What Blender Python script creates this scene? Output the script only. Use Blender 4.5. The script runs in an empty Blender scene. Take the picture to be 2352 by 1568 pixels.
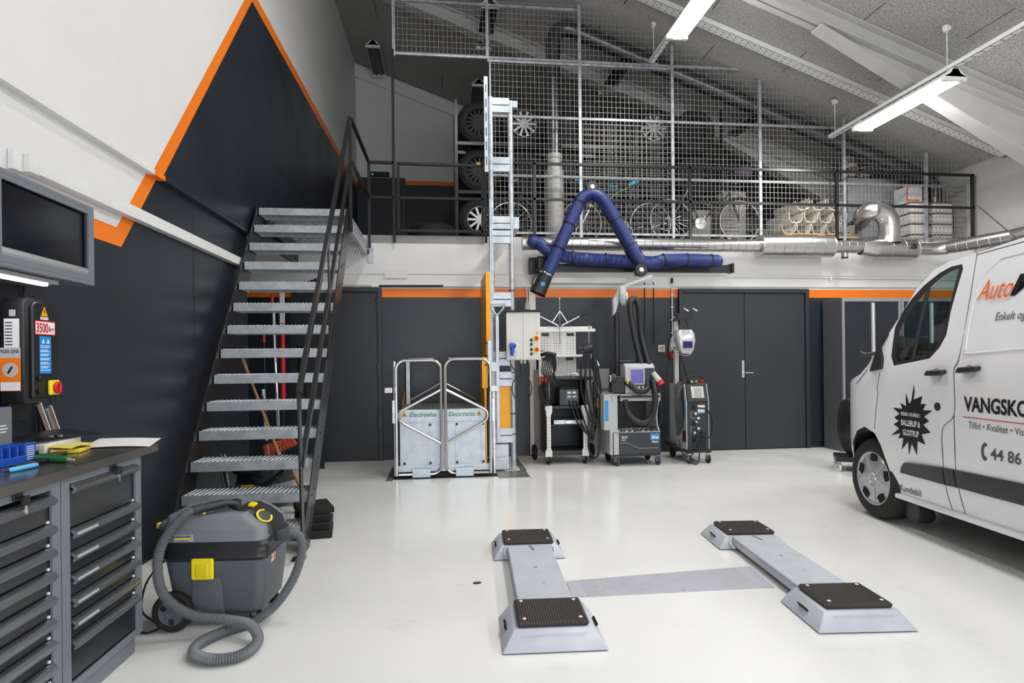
import bpy, bmesh, math, random
from mathutils import Vector, Matrix
from mathutils.geometry import delaunay_2d_cdt
random.seed(7)
S = bpy.context.scene
COL = S.collection
PI = math.pi
R = math.radians

# ---------------------------------------------------------------- camera
YAW, ROLL = R(6.72), 0.011
fw = Vector((math.sin(YAW), math.cos(YAW), 0))
rt = Vector((math.cos(YAW), -math.sin(YAW), 0))
up = Vector((0, 0, 1))
rc = rt * math.cos(ROLL) - up * math.sin(ROLL)
uc = rt * math.sin(ROLL) + up * math.cos(ROLL)
cd = bpy.data.cameras.new('camera')
cam = bpy.data.objects.new('camera', cd)
COL.objects.link(cam)
m = Matrix((rc, uc, -fw)).transposed().to_4x4()
m.translation = (0, 0, 1.3)
cam.matrix_world = m
cd.sensor_width = 36
cd.lens = 1400 / 2352 * 36
cd.shift_y = 43 / 2352
cd.clip_start = .02
S.camera = cam

# ---------------------------------------------------------------- world, light, exposure
W = bpy.data.worlds.new('world')
S.world = W
W.use_nodes = True
W.node_tree.nodes['Background'].inputs[0].default_value = (.8, .88, 1, 1)
W.node_tree.nodes['Background'].inputs[1].default_value = .3
def area_light(name, loc, rot, sx, sy, power, color=(1, 1, 1)):
    l = bpy.data.lights.new(name, 'AREA')
    l.shape = 'RECTANGLE'
    l.size, l.size_y, l.energy, l.color = sx, sy, power, color
    o = bpy.data.objects.new(name, l)
    o.location, o.rotation_euler = loc, rot
    COL.objects.link(o)
    return o
# daylight through the glazed garage doors behind the photographer
DAY = (.94, .97, 1)
for x in (0.2, 4.4):
    area_light('garage_door_daylight', (x, -3.9, 1.5), (R(90), 0, 0), 3.4, 2.2, 60, DAY)
S.view_settings.view_transform = 'Standard'
S.view_settings.look = 'None'
S.view_settings.exposure = 0.55
S.view_settings.gamma = 1
S.view_settings.use_curve_mapping = False

# ---------------------------------------------------------------- materials
def lin(c):
    if isinstance(c, str):
        c = [int(c[i:i + 2], 16) / 255 for i in (0, 2, 4)]
    return tuple(v / 12.92 if v <= .04045 else ((v + .055) / 1.055) ** 2.4 for v in c)
MATS = {}
def mat(name, col, rough=.5, metal=0, var=.06, scale=6, bump=0, bscale=60, emit=0, trans=0, spec=.5, coat=0, col2=None, thr=(.4, .6), stretch=None, rvar=0, ior=None, alpha=None):
    if name in MATS:
        return MATS[name]
    M = bpy.data.materials.new(name)
    M.use_nodes = True
    nt = M.node_tree
    N, L = nt.nodes, nt.links
    b = N['Principled BSDF']
    c = lin(col)
    tc = N.new('ShaderNodeTexCoord')
    vec = tc.outputs['Object']
    if stretch:
        mp = N.new('ShaderNodeMapping')
        mp.inputs['Scale'].default_value = stretch
        L.new(vec, mp.inputs[0])
        vec = mp.outputs[0]
    nz = N.new('ShaderNodeTexNoise')
    nz.inputs['Scale'].default_value = scale
    nz.inputs['Detail'].default_value = 5
    L.new(vec, nz.inputs['Vector'])
    rp = N.new('ShaderNodeValToRGB')
    rp.color_ramp.elements[0].position, rp.color_ramp.elements[1].position = (thr if col2 else (.3, .7))
    if col2:
        c2 = lin(col2)
        rp.color_ramp.elements[0].color = (*c, 1)
        rp.color_ramp.elements[1].color = (*c2, 1)
    else:
        rp.color_ramp.elements[0].color = (*[max(0, v * (1 - var)) for v in c], 1)
        rp.color_ramp.elements[1].color = (*[min(1, v * (1 + var)) for v in c], 1)
    L.new(nz.outputs['Fac'], rp.inputs[0])
    L.new(rp.outputs[0], b.inputs['Base Color'])
    b.inputs['Roughness'].default_value = rough
    if rvar:
        mr = N.new('ShaderNodeMapRange')
        mr.inputs['From Min'].default_value, mr.inputs['From Max'].default_value = .3, .7
        mr.inputs['To Min'].default_value, mr.inputs['To Max'].default_value = max(.02, rough - rvar), rough + rvar
        L.new(nz.outputs['Fac'], mr.inputs[0])
        L.new(mr.outputs[0], b.inputs['Roughness'])
    b.inputs['Metallic'].default_value = metal
    b.inputs['Specular IOR Level'].default_value = spec
    b.inputs['Coat Weight'].default_value = coat
    b.inputs['Coat Roughness'].default_value = .08
    if ior:
        b.inputs['IOR'].default_value = ior
    if trans:
        b.inputs['Transmission Weight'].default_value = trans
    if emit:
        b.inputs['Emission Color'].default_value = (*c, 1)
        b.inputs['Emission Strength'].default_value = emit
    if bump:
        n2 = N.new('ShaderNodeTexNoise')
        n2.inputs['Scale'].default_value = bscale
        n2.inputs['Detail'].default_value = 3
        L.new(vec, n2.inputs['Vector'])
        bp = N.new('ShaderNodeBump')
        bp.inputs['Strength'].default_value = bump
        bp.inputs['Distance'].default_value = .01
        L.new(n2.outputs['Fac'], bp.inputs['Height'])
        L.new(bp.outputs[0], b.inputs['Normal'])
    MATS[name] = M
    return M
def ribbed(name, col, freq, axis, rough=.5, metal=0, strength=.5, dist=.01, col2=None):
    """corrugations or fine ribs along one object axis"""
    M = mat(name, col, rough, metal)
    nt = M.node_tree
    N, L = nt.nodes, nt.links
    b = N['Principled BSDF']
    w = N.new('ShaderNodeTexWave')
    w.bands_direction = axis
    w.inputs['Scale'].default_value = freq
    tc = N.new('ShaderNodeTexCoord')
    L.new(tc.outputs['Object'], w.inputs[0])
    bp = N.new('ShaderNodeBump')
    bp.inputs['Strength'].default_value = strength
    bp.inputs['Distance'].default_value = dist
    L.new(w.outputs['Fac'], bp.inputs['Height'])
    L.new(bp.outputs[0], b.inputs['Normal'])
    return M
white_wall = mat('white_wall_paint', 'DAD9D8', .55, var=.02, scale=2, bump=.08, bscale=45)
dark_wall = mat('anthracite_wall_paint', '20262E', .36, var=.10, scale=1.5, bump=.18, bscale=70, rvar=.05)
orange_p = mat('orange_paint', 'F07A12', .45, var=.03, bump=.08, bscale=60)
dark_wall_flat = mat('anthracite_flat_paint', '23272D', .5, var=.08, scale=3, bump=.06, bscale=60)
door_mat = mat('anthracite_door_steel', '2A2E33', .4, var=.05, scale=2)
floor_mat = mat('white_epoxy_floor', 'E4E4E1', .16, var=.03, scale=1.3, bump=.02, bscale=3, rvar=.06)
def floor_dirt():
    M = floor_mat
    nt = M.node_tree
    N, L = nt.nodes, nt.links
    b = N['Principled BSDF']
    src = b.inputs['Base Color'].links[0].from_socket
    tc = N.new('ShaderNodeTexCoord')
    n = N.new('ShaderNodeTexNoise')
    n.inputs['Scale'].default_value = 2.2
    n.inputs['Detail'].default_value = 9
    n.inputs['Roughness'].default_value = .72
    L.new(tc.outputs['Object'], n.inputs[0])
    r = N.new('ShaderNodeValToRGB')
    r.color_ramp.elements[0].position, r.color_ramp.elements[1].position = .60, .80
    r.color_ramp.elements[0].color = (0, 0, 0, 1)
    r.color_ramp.elements[1].color = (.5, .5, .5, 1)
    L.new(n.outputs['Fac'], r.inputs[0])
    mx = N.new('ShaderNodeMixRGB')
    mx.inputs[2].default_value = (*lin('B4ADA2'), 1)
    L.new(r.outputs[0], mx.inputs[0])
    L.new(src, mx.inputs[1])
    L.new(mx.outputs[0], b.inputs['Base Color'])
floor_dirt()
wool = mat('wood_wool_board', '83827F', .9, scale=60, col2='BBB9B5', thr=(.36, .64), bump=.5, bscale=70)
white_steel = mat('white_painted_steel', 'DEDEDC', .4, var=.03)
white_gloss = mat('white_gloss_paint', 'E9E9EA', .22, var=.015, coat=.3)
tread_galv = mat('stair_galvanised', 'A6ABB0', .42, .55, scale=14, col2='C3C7CB', thr=(.3, .7), rvar=.08)
galv = mat('galvanised_steel', 'A9ADB2', .38, .85, scale=18, col2='D3D7DB', thr=(.35, .65), rvar=.1)
galv_d = mat('dull_galvanised_steel', 'A3A8AD', .42, .6, scale=14, col2='C6CACF', thr=(.35, .65), rvar=.08)
duct_mat = mat('spiral_duct_steel', 'C2C1BE', .3, .95, var=.03, scale=4)
black_steel = mat('black_painted_steel', '1B1B1D', .32, var=.1, scale=8)
black_pl = mat('black_plastic', '17181A', .42, var=.08)
rubber = mat('black_rubber', '1A1918', .75, var=.15, scale=20, bump=.15, bscale=80)
chrome = mat('polished_metal', 'D8D8DA', .15, 1, var=.03)
alu = mat('brushed_aluminium', 'CDCFD2', .34, .75, var=.06, stretch=(1, 40, 40), scale=8)
cab_grey = mat('grey_cabinet_paint', '70747C', .38, var=.03)
cab_dark = mat('dark_drawer_front', '26282C', .22, var=.06)
lift_grey = mat('pale_grey_lift_paint', 'B9BCC6', .4, var=.06, scale=9)
yellow_p = mat('yellow_paint', 'F2A707', .42, var=.04)
yellow_pl = mat('yellow_plastic', 'EBD51B', .4, var=.03)
red_pl = mat('red_plastic', 'C5161D', .38, var=.04)
blue_pl = mat('blue_plastic', '1D4FB0', .4, var=.05)
grey_pl = mat('grey_plastic', '5C6066', .5, var=.04, bump=.05, bscale=200)
lgrey_pl = mat('light_grey_plastic', 'B9B9B4', .5, var=.03)
white_pl = mat('white_plastic', 'E6E6E3', .4, var=.02)
wood = mat('pale_wood', 'C8995F', .55, stretch=(1, 1, .15), scale=30, col2='B07F48', thr=(.4, .7))
paper = mat('paper_white', 'ECECEC', .8, var=.02)
ink = mat('black_print', '131418', .4, var=.02)
white_ink = mat('white_print', 'EEEEEE', .4, var=.02)
plate_mat = mat('chequer_plate', '8F8D8A', .38, .6, var=.08)

def thin_glass(name, col, refl=.07):
    M = bpy.data.materials.new(name)
    M.use_nodes = True
    N, L = M.node_tree.nodes, M.node_tree.links
    N.remove(N['Principled BSDF'])
    t, gl_, mx = N.new('ShaderNodeBsdfTransparent'), N.new('ShaderNodeBsdfGlossy'), N.new('ShaderNodeMixShader')
    nz, rp = N.new('ShaderNodeTexNoise'), N.new('ShaderNodeValToRGB')
    c = lin(col)
    nz.inputs['Scale'].default_value = 2
    rp.color_ramp.elements[0].color, rp.color_ramp.elements[1].color = (*[v * .97 for v in c], 1), (*c, 1)
    L.new(nz.outputs['Fac'], rp.inputs[0])
    L.new(rp.outputs[0], t.inputs[0])
    gl_.inputs['Roughness'].default_value = .02
    mx.inputs[0].default_value = refl
    L.new(t.outputs[0], mx.inputs[1])
    L.new(gl_.outputs[0], mx.inputs[2])
    L.new(mx.outputs[0], N['Material Output'].inputs[0])
    return M
# ---------------------------------------------------------------- mesh builder
class G:
    def __init__(s):
        s.b = bmesh.new()
    def face(s, pts):
        return s.b.faces.new([s.b.verts.new(p) for p in pts])
    def box(s, x0, x1, y0, y1, z0, z1):
        v = [s.b.verts.new((x, y, z)) for z in (z0, z1) for y in (y0, y1) for x in (x0, x1)]
        for f in ((0, 2, 3, 1), (4, 5, 7, 6), (0, 1, 5, 4), (2, 6, 7, 3), (0, 4, 6, 2), (1, 3, 7, 5)):
            s.b.faces.new([v[i] for i in f])
        return s
    def obox(s, c, size, rot=(0, 0, 0), M=None):
        M = M or (Matrix.Translation(c) @ Matrix.Rotation(rot[2], 4, 'Z') @ Matrix.Rotation(rot[1], 4, 'Y') @ Matrix.Rotation(rot[0], 4, 'X'))
        hx, hy, hz = [d / 2 for d in size]
        v = [s.b.verts.new(M @ Vector((x, y, z))) for z in (-hz, hz) for y in (-hy, hy) for x in (-hx, hx)]
        for f in ((0, 2, 3, 1), (4, 5, 7, 6), (0, 1, 5, 4), (2, 6, 7, 3), (0, 4, 6, 2), (1, 3, 7, 5)):
            s.b.faces.new([v[i] for i in f])
        return s
    def bar(s, p, q, w, h, upv=(0, 0, 1)):
        """rectangular bar from p to q, w across, h along the up side"""
        p, q = Vector(p), Vector(q)
        d = (q - p)
        L = d.length
        d.normalize()
        u = Vector(upv)
        if abs(d.dot(u)) > .98:
            u = Vector((0, 1, 0))
        a = d.cross(u).normalized()
        u = a.cross(d)
        M = Matrix((a, d, u)).transposed().to_4x4()
        M.translation = (p + q) / 2
        return s.obox(None, (w, L, h), M=M)
    def cyl(s, p, q, r, r2=None, n=14, caps=True):
        p, q = Vector(p), Vector(q)
        r2 = r if r2 is None else r2
        d = (q - p).normalized()
        a = d.orthogonal().normalized()
        c = d.cross(a)
        A = [s.b.verts.new(p + (a * math.cos(2 * PI * i / n) + c * math.sin(2 * PI * i / n)) * r) for i in range(n)]
        B = [s.b.verts.new(q + (a * math.cos(2 * PI * i / n) + c * math.sin(2 * PI * i / n)) * r2) for i in range(n)]
        for i in range(n):
            s.b.faces.new((A[i], A[(i + 1) % n], B[(i + 1) % n], B[i]))
        if caps:
            s.b.faces.new(A[::-1])
            s.b.faces.new(B)
        return s
    def tube(s, pts, r, n=8, closed=False, caps=True):
        P = [Vector(p) for p in pts]
        k = len(P)
        rs = r if isinstance(r, (list, tuple)) else [r] * k
        T = []
        for i in range(k):
            a = P[(i - 1) % k] if (closed or i > 0) else P[i]
            b = P[(i + 1) % k] if (closed or i < k - 1) else P[i]
            T.append((b - a).normalized())
        u = T[0].orthogonal().normalized()
        rings = []
        for i in range(k):
            if i:
                ax = T[i - 1].cross(T[i])
                if ax.length > 1e-7:
                    u = Matrix.Rotation(T[i - 1].angle(T[i]), 3, ax.normalized()) @ u
            u = (u - T[i] * u.dot(T[i])).normalized()
            v = T[i].cross(u)
            rings.append([s.b.verts.new(P[i] + (u * math.cos(2 * PI * j / n) + v * math.sin(2 * PI * j / n)) * rs[i]) for j in range(n)])
        for i in range(k if closed else k - 1):
            A, B = rings[i], rings[(i + 1) % k]
            for j in range(n):
                s.b.faces.new((A[j], A[(j + 1) % n], B[(j + 1) % n], B[j]))
        if caps and not closed:
            s.b.faces.new(rings[0][::-1])
            s.b.faces.new(rings[-1])
        return s
    def lathe(s, prof, o=(0, 0, 0), ax=(0, 0, 1), n=20, closed=False):
        """prof: (radius, height) pairs turned about ax through o"""
        o, d = Vector(o), Vector(ax).normalized()
        a = d.orthogonal().normalized()
        c = d.cross(a)
        rings = []
        for r, h in prof:
            rings.append([s.b.verts.new(o + d * h + (a * math.cos(2 * PI * i / n) + c * math.sin(2 * PI * i / n)) * max(r, 1e-4)) for i in range(n)])
        m = len(rings)
        for k in range(m if closed else m - 1):
            A, B = rings[k], rings[(k + 1) % m]
            for i in range(n):
                s.b.faces.new((A[i], A[(i + 1) % n], B[(i + 1) % n], B[i]))
        return s
    def prism(s, poly, a, b, f):
        """2-D polygon swept between a and b; f(u, v, t) -> point"""
        A = [s.b.verts.new(f(u, v, a)) for u, v in poly]
        B = [s.b.verts.new(f(u, v, b)) for u, v in poly]
        n = len(poly)
        s.b.faces.new(A[::-1])
        s.b.faces.new(B)
        for i in range(n):
            s.b.faces.new((A[i], A[(i + 1) % n], B[(i + 1) % n], B[i]))
        return s
    def prx(s, poly, x0, x1):
        return s.prism(poly, x0, x1, lambda u, v, t: (t, u, v))
    def pry(s, poly, y0, y1):
        return s.prism(poly, y0, y1, lambda u, v, t: (u, t, v))
    def prz(s, poly, z0, z1):
        return s.prism(poly, z0, z1, lambda u, v, t: (u, v, t))
    def ball(s, c, r, n=10, sc=(1, 1, 1)):
        M = Matrix.Translation(c) @ Matrix.Diagonal((*sc, 1))
        bmesh.ops.create_uvsphere(s.b, u_segments=n, v_segments=max(4, n // 2 + 1), radius=r, matrix=M)
        return s
    def done(s, name, mt, parent=None, bev=0, seg=1, smooth=True, ang=35, world=False, me_only=False):
        bm = s.b
        if bev:
            bm.normal_update()
            es = [e for e in bm.edges if len(e.link_faces) == 2 and e.calc_face_angle(0) > R(30)]
            if es:
                bmesh.ops.bevel(bm, geom=es, offset=bev, segments=seg, affect='EDGES', profile=.5, clamp_overlap=True)
        bmesh.ops.recalc_face_normals(bm, faces=bm.faces)
        if world and parent is not None:
            bm.transform(parent.matrix_basis.inverted())
        me = bpy.data.meshes.new(name)
        bm.to_mesh(me)
        bm.free()
        for mm in (mt if isinstance(mt, (list, tuple)) else [mt]):
            me.materials.append(mm)
        if smooth and len(me.polygons):
            me.polygons.foreach_set('use_smooth', [True] * len(me.polygons))
            me.set_sharp_from_angle(angle=R(ang))
        if me_only:
            return me
        return link(name, me, parent)
def link(name, me, parent=None):
    o = bpy.data.objects.new(name, me)
    COL.objects.link(o)
    if parent is not None:
        o.parent = parent
    return o
def tag(o, label, cat, group=None):
    o['label'], o['category'] = label, cat
    if group:
        o['group'] = group
    return o
def struct(o, label=None):
    o['kind'] = 'structure'
    if label:
        o['label'] = label
    return o
def thing(name, label, cat, loc=(0, 0, 0), rz=0, group=None):
    o = bpy.data.objects.new(name, None)
    o.empty_display_size = .1
    COL.objects.link(o)
    o.location, o.rotation_euler = loc, (0, 0, rz)
    o.matrix_basis = Matrix.Translation(loc) @ Matrix.Rotation(rz, 4, 'Z')
    return tag(o, label, cat, group)
def dup(root, loc, rz=None, label=None, group=None):
    def cp(o, par):
        c = o.copy()
        COL.objects.link(c)
        c.parent = par
        for ch in o.children:
            cp(ch, c)
        return c
    r = cp(root, None)
    r.location = loc
    if rz is not None:
        r.rotation_euler = (0, 0, rz)
    if label:
        r['label'] = label
    if group:
        r['group'] = group
    return r
def lettering(txt, mt, parent, o, right, upv, w=None, h=None, shear=0, name='lettering', bold=0, ext=.0008, world=False):
    """flat print: o = lower-left corner, fitted to width w and height h"""
    cu = bpy.data.curves.new('t', 'FONT')
    cu.body = txt
    cu.shear = shear
    cu.offset = bold
    cu.resolution_u = 3
    ob = bpy.data.objects.new('t', cu)
    me0 = ob.to_mesh()
    vs = [v.co.copy() for v in me0.vertices]
    fs = [list(p.vertices) for p in me0.polygons]
    ob.to_mesh_clear()
    bpy.data.objects.remove(ob)
    bpy.data.curves.remove(cu)
    x0, x1 = min(v.x for v in vs), max(v.x for v in vs)
    y0, y1 = min(v.y for v in vs), max(v.y for v in vs)
    if h is None:
        h = w * (y1 - y0) / (x1 - x0)
    if w is None:
        w = h * (x1 - x0) / (y1 - y0)
    right, upv, o = Vector(right).normalized(), Vector(upv).normalized(), Vector(o)
    nrm = right.cross(upv)
    g = G()
    V = [g.b.verts.new(o + right * ((v.x - x0) / (x1 - x0) * w) + upv * ((v.y - y0) / (y1 - y0) * h) + nrm * ext) for v in vs]
    for f in fs:
        try:
            g.b.faces.new([V[i] for i in f])
        except ValueError:
            pass
    if world:
        g.b.transform(parent.matrix_basis.inverted())
    me = bpy.data.meshes.new(name)
    g.b.to_mesh(me)
    g.b.free()
    me.materials.append(mt)
    ob = link(name, me, parent)
    return ob
def inside(p, poly):
    x, y = p
    r = False
    n = len(poly)
    for i in range(n):
        (x1, y1), (x2, y2) = poly[i], poly[(i + 1) % n]
        if (y1 > y) != (y2 > y) and x < (x2 - x1) * (y - y1) / (y2 - y1) + x1:
            r = not r
    return r
def panel(g, outer, holes, step, fmap):
    """triangulated sheet with holes, mapped to 3-D through fmap(u, v)"""
    vs, es = [], []
    def add(poly):
        pts = []
        n = len(poly)
        for i in range(n):
            a, b = Vector(poly[i]), Vector(poly[(i + 1) % n])
            k = max(1, int((b - a).length / step))
            pts += [a.lerp(b, j / k) for j in range(k)]
        o = len(vs)
        vs.extend(pts)
        es.extend((o + i, o + (i + 1) % len(pts)) for i in range(len(pts)))
    add(outer)
    for hh in holes:
        add(hh)
    u0, u1 = min(p[0] for p in outer), max(p[0] for p in outer)
    v0, v1 = min(p[1] for p in outer), max(p[1] for p in outer)
    nb = len(vs)
    uu = u0 + step / 2
    while uu < u1:
        vv = v0 + step / 2
        while vv < v1:
            p = Vector((uu, vv))
            if inside(p, outer) and not any(inside(p, hh) for hh in holes) and all((p - q).length > step * .45 for q in vs[:nb]):
                vs.append(p)
            vv += step
        uu += step
    V, E, F, *_ = delaunay_2d_cdt(vs, es, [], 0, 1e-5)
    bv = [g.b.verts.new(fmap(p.x, p.y)) for p in V]
    for f in F:
        c = sum((V[i] for i in f), Vector((0, 0))) / len(f)
        if inside(c, outer) and not any(inside(c, hh) for hh in holes):
            g.b.faces.new([bv[i] for i in f])
    return g
def spline(pts, k=6, closed=False):
    P = [Vector(p) for p in pts]
    n = len(P)
    out = []
    for i in range(n if closed else n - 1):
        p0 = P[(i - 1) % n] if (closed or i > 0) else P[0] * 2 - P[1]
        p1, p2 = P[i], P[(i + 1) % n]
        p3 = P[(i + 2) % n] if (closed or i + 2 < n) else P[-1] * 2 - P[-2]
        for j in range(k):
            t = j / k
            out.append(.5 * ((2 * p1) + (p2 - p0) * t + (2 * p0 - 5 * p1 + 4 * p2 - p3) * t * t + (3 * p1 - p0 - 3 * p2 + p3) * t ** 3))
    if not closed:
        out.append(P[-1])
    return out
def arc(cx, cy, r, a0, a1, n):
    return [(cx + r * math.cos(a0 + (a1 - a0) * i / n), cy + r * math.sin(a0 + (a1 - a0) * i / n)) for i in range(n + 1)]
def rrect(x0, x1, y0, y1, r, n=4):
    return (arc(x1 - r, y1 - r, r, 0, PI / 2, n) + arc(x0 + r, y1 - r, r, PI / 2, PI, n) + arc(x0 + r, y0 + r, r, PI, 1.5 * PI, n) + arc(x1 - r, y0 + r, r, 1.5 * PI, 2 * PI, n))
def bx(name, mt, parent, x0, x1, y0, y1, z0, z1, bev=0, world=False):
    return G().box(x0, x1, y0, y1, z0, z1).done(name, mt, parent, bev=bev, world=world)
def caster(parent, x, y, r=.05, mt=rubber, name='caster', rz=0, world=False):
    """swivel caster > wheel, fork"""
    c = G()
    c.cyl((x, y, 2 * r + .012), (x, y, 2 * r + .03), r * .55, n=10)
    for s in (-1, 1):
        c.obox((x + s * r * .38 * math.cos(rz), y + s * r * .38 * math.sin(rz), r * 1.5), (.006, r * .9, r * 1.15), (0, 0, rz))
    f = c.done(name, galv, parent, world=world)
    w = G()
    d = Vector((math.cos(rz), math.sin(rz), 0)) * r * .3
    p = Vector((x, y, r))
    w.lathe([(0, -1), (r * .8, -1), (r, -.6), (r, .6), (r * .8, 1), (0, 1)], p, d, 16) if False else w.cyl(p - d, p + d, r, n=16)
    ww = w.done('wheel', mt, f, bev=r * .12)
    if world:
        ww.data.transform(parent.matrix_basis.inverted())
    return f
# ================================================================ the setting
YB = 8.2            # workshop back wall / front edge of the mezzanine
YM = 13.2           # back wall of the mezzanine
XR = 7.9            # right wall
DECK = 2.97
YF = -4.0           # wall behind the photographer
def wx(y):          # the left wall is not quite square to the room
    return -1.93 + .02 * (y - 4.2)
def ceil_z(x):
    return 4.13 + .362 * (XR - x)

fl = G()
fl.box(-2.95, 8.2, YF - .3, YM + .3, -.12, 0)
struct(fl.done('floor', floor_mat), 'glossy white epoxy workshop floor')

def clip(poly, z, keep_above):
    out = []
    for i in range(len(poly)):
        a, b = poly[i], poly[(i + 1) % len(poly)]
        ia, ib = (a[1] >= z) == keep_above, (b[1] >= z) == keep_above
        if ia:
            out.append(a)
        if ia != ib:
            t = (z - a[1]) / (b[1] - a[1])
            out.append((a[0] + (b[0] - a[0]) * t, z))
    return out
Y0, Y1 = YF, YM
paints = [([(Y0, 0), (Y1, 0), (Y1, 4.96), (6.43, 4.96), (3.99, 2.02), (Y0, 2.02)], 0),
          ([(Y0, 2.02), (3.99, 2.02), (6.43, 4.96), (Y1, 4.96), (Y1, 5.08), (6.40, 5.08), (3.94, 2.13), (Y0, 2.13)], 1),
          ([(Y0, 2.13), (3.94, 2.13), (6.40, 5.08), (Y1, 5.08), (Y1, 7.75), (Y0, 7.75)], 2)]
g = G()
LED = 2.575
for poly, mi in paints:
    for above in (False, True):
        c = clip(poly, LED, above)
        if not above and len(c) >= 3:      # the lower wall stops at the niche behind the stairs
            c = [(y, z) for z, y in clip([(z, y) for y, z in c], 6.3, False)]
        if len(c) >= 3:
            f = g.face([(wx(y) + (.035 if above else 0), y, z) for y, z in c])
            f.material_index = mi
for a, b, mi in ((Y0, 4.312, 2), (4.312, 4.452, 1), (4.452, Y1, 0)):
    f = g.face([(wx(a), a, LED), (wx(b), b, LED), (wx(b) + .035, b, LED), (wx(a) + .035, a, LED)])
    f.material_index = mi
f = g.face([(-2.95, Y0, 0), (-2.95, Y1, 0), (-2.95, Y1, 7.8), (-2.95, Y0, 7.8)])
f.material_index = 2
for q_ in ([(-2.7, 6.3, 0), (-2.7, 8.2, 0), (-2.7, 8.2, LED), (-2.7, 6.3, LED)], [(wx(6.3), 6.3, 0), (-2.7, 6.3, 0), (-2.7, 6.3, LED), (wx(6.3), 6.3, LED)]):
    g.face(q_)
f = g.face([(-2.7, 6.3, LED), (-2.7, 8.2, LED), (wx(8.2), 8.2, LED), (wx(6.3), 6.3, LED)])
f.material_index = 2
wall_left = struct(g.done('wall_left', [dark_wall, orange_p, white_wall], smooth=False), 'left wall painted white and anthracite with orange diagonal stripe')
# ledge cap where the upper wall stands proud, painted like the wall behind it
for a, b, mt_ in ((Y0, 4.32, white_wall), (4.32, 4.47, orange_p), (4.47, 8.2, dark_wall)):
    G().prism([(0, 0), (.05, 0), (.05, .03), (.035, .045), (0, .045)], a, b, lambda u, v, t: (wx(t) + u, t, LED - .01 + v)).done('wall_ledge', mt_, wall_left)
# panel joints of the lower wall
for y in (1.4, 5.04):
    bx('panel_joint', dark_wall_flat, wall_left, wx(y) - .002, wx(y) + .0025, y - .004, y + .004, 0, 2.56)

# back wall below the deck
DK = [(-2.9, 8.2, 0, 2.15, dark_wall), (-2.9, 8.2, 2.15, 2.265, orange_p), (-2.9, 8.2, 2.265, DECK - .005, white_wall)]
g = G()
for i, (a, b, z0, z1, mt_) in enumerate(DK):
    f = g.face([(a, YB, z0), (b, YB, z0), (b, YB, z1), (a, YB, z1)])
    f.material_index = i
f = g.face([(-2.3, YB + .25, 0), (8.2, YB + .25, 0), (8.2, YB + .25, 2.7), (-2.3, YB + .25, 2.7)])
wall_back = struct(g.done('wall_back', [dark_wall, orange_p, white_wall], smooth=False), 'back wall in anthracite with orange band and white beam above')
bx('beam_ledge', white_wall, wall_back, -2.69, XR, YB - .02, YB, 2.30, 2.325)
bx('beam_cover', white_wall, wall_back, -2.69, XR, YB - .012, YB, 2.46, DECK - .012)
bx('patch', mat('pale_patch_paint', 'D6D3CE', .7), wall_back, -.72, -.42, YB - .016, YB - .0125, 2.40, 2.52)

deck = struct(bx('trim_deck_slab', white_wall, None, -2.3, 8.2, YB + .001, YM, 2.72, DECK), 'mezzanine deck slab above the back wall')
bx('deck_floor', mat('mezzanine_floor', '55534F', .7), deck, -1.8, XR, YB + .02, YM, DECK, DECK + .004)

# mezzanine back wall
g = G()
for i, (a, b, z0, z1) in enumerate(((-2.3, 8.2, 2.97, 5.07), (-2.3, 8.2, 5.07, 5.16), (-2.3, 8.2, 5.16, 8.2))):
    f = g.face([(a, YM, z0), (b, YM, z0), (b, YM, z1), (a, YM, z1)])
    f.material_index = i
f = g.face([(-2.3, YM + .2, 2.9), (8.2, YM + .2, 2.9), (8.2, YM + .2, 8.2), (-2.3, YM + .2, 8.2)])
f.material_index = 2
wall_mez = struct(g.done('wall_mezzanine', [dark_wall_flat, orange_p, white_wall], smooth=False), 'gable wall at the back of the mezzanine')
g = G()
g.prism([(-1.74, ceil_z(-1.74) - .02), (7.9, ceil_z(7.9) - .02), (7.9, ceil_z(7.9) - .30), (-1.74, ceil_z(-1.74) - .30)], YM - .08, YM, lambda u, v, t: (u, t, v))
struct(g.done('trim_gable_board', white_steel), 'white sloping board along the gable wall')

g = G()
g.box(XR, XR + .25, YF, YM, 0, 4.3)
struct(g.done('wall_right', mat('right_wall_shaded_white', 'ABA9A6', .6, var=.03, bump=.06, bscale=50)), 'plain white right wall under the eave')  # wall lies in shade; that shade is put into the grey colour
g = G()
g.box(-2.3, 8.2, YF - .25, YF - .02, 0, 8)
wall_front = struct(g.done('wall_front', white_wall), 'white wall behind the photographer')

# garage doors behind the photographer: frame and panes that let the daylight in
for i, x in enumerate((0.2, 4.4)):
    d = bx('door_%d' % (i + 3), alu, None, x - 1.85, x + 1.85, YF - .02, YF + .03, .02, 3.75)
    struct(d, 'glazed garage door behind the photographer')
    for k in range(5):
        for j in range(3):
            bx('pane', mat('daylit_pane', 'EEF4FF', .3, emit=1.2), d, x - 1.75 + j * 1.18, x - .65 + j * 1.18, YF + .03, YF + .036, .55 + k * .62, 1.1 + k * .62)

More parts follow.
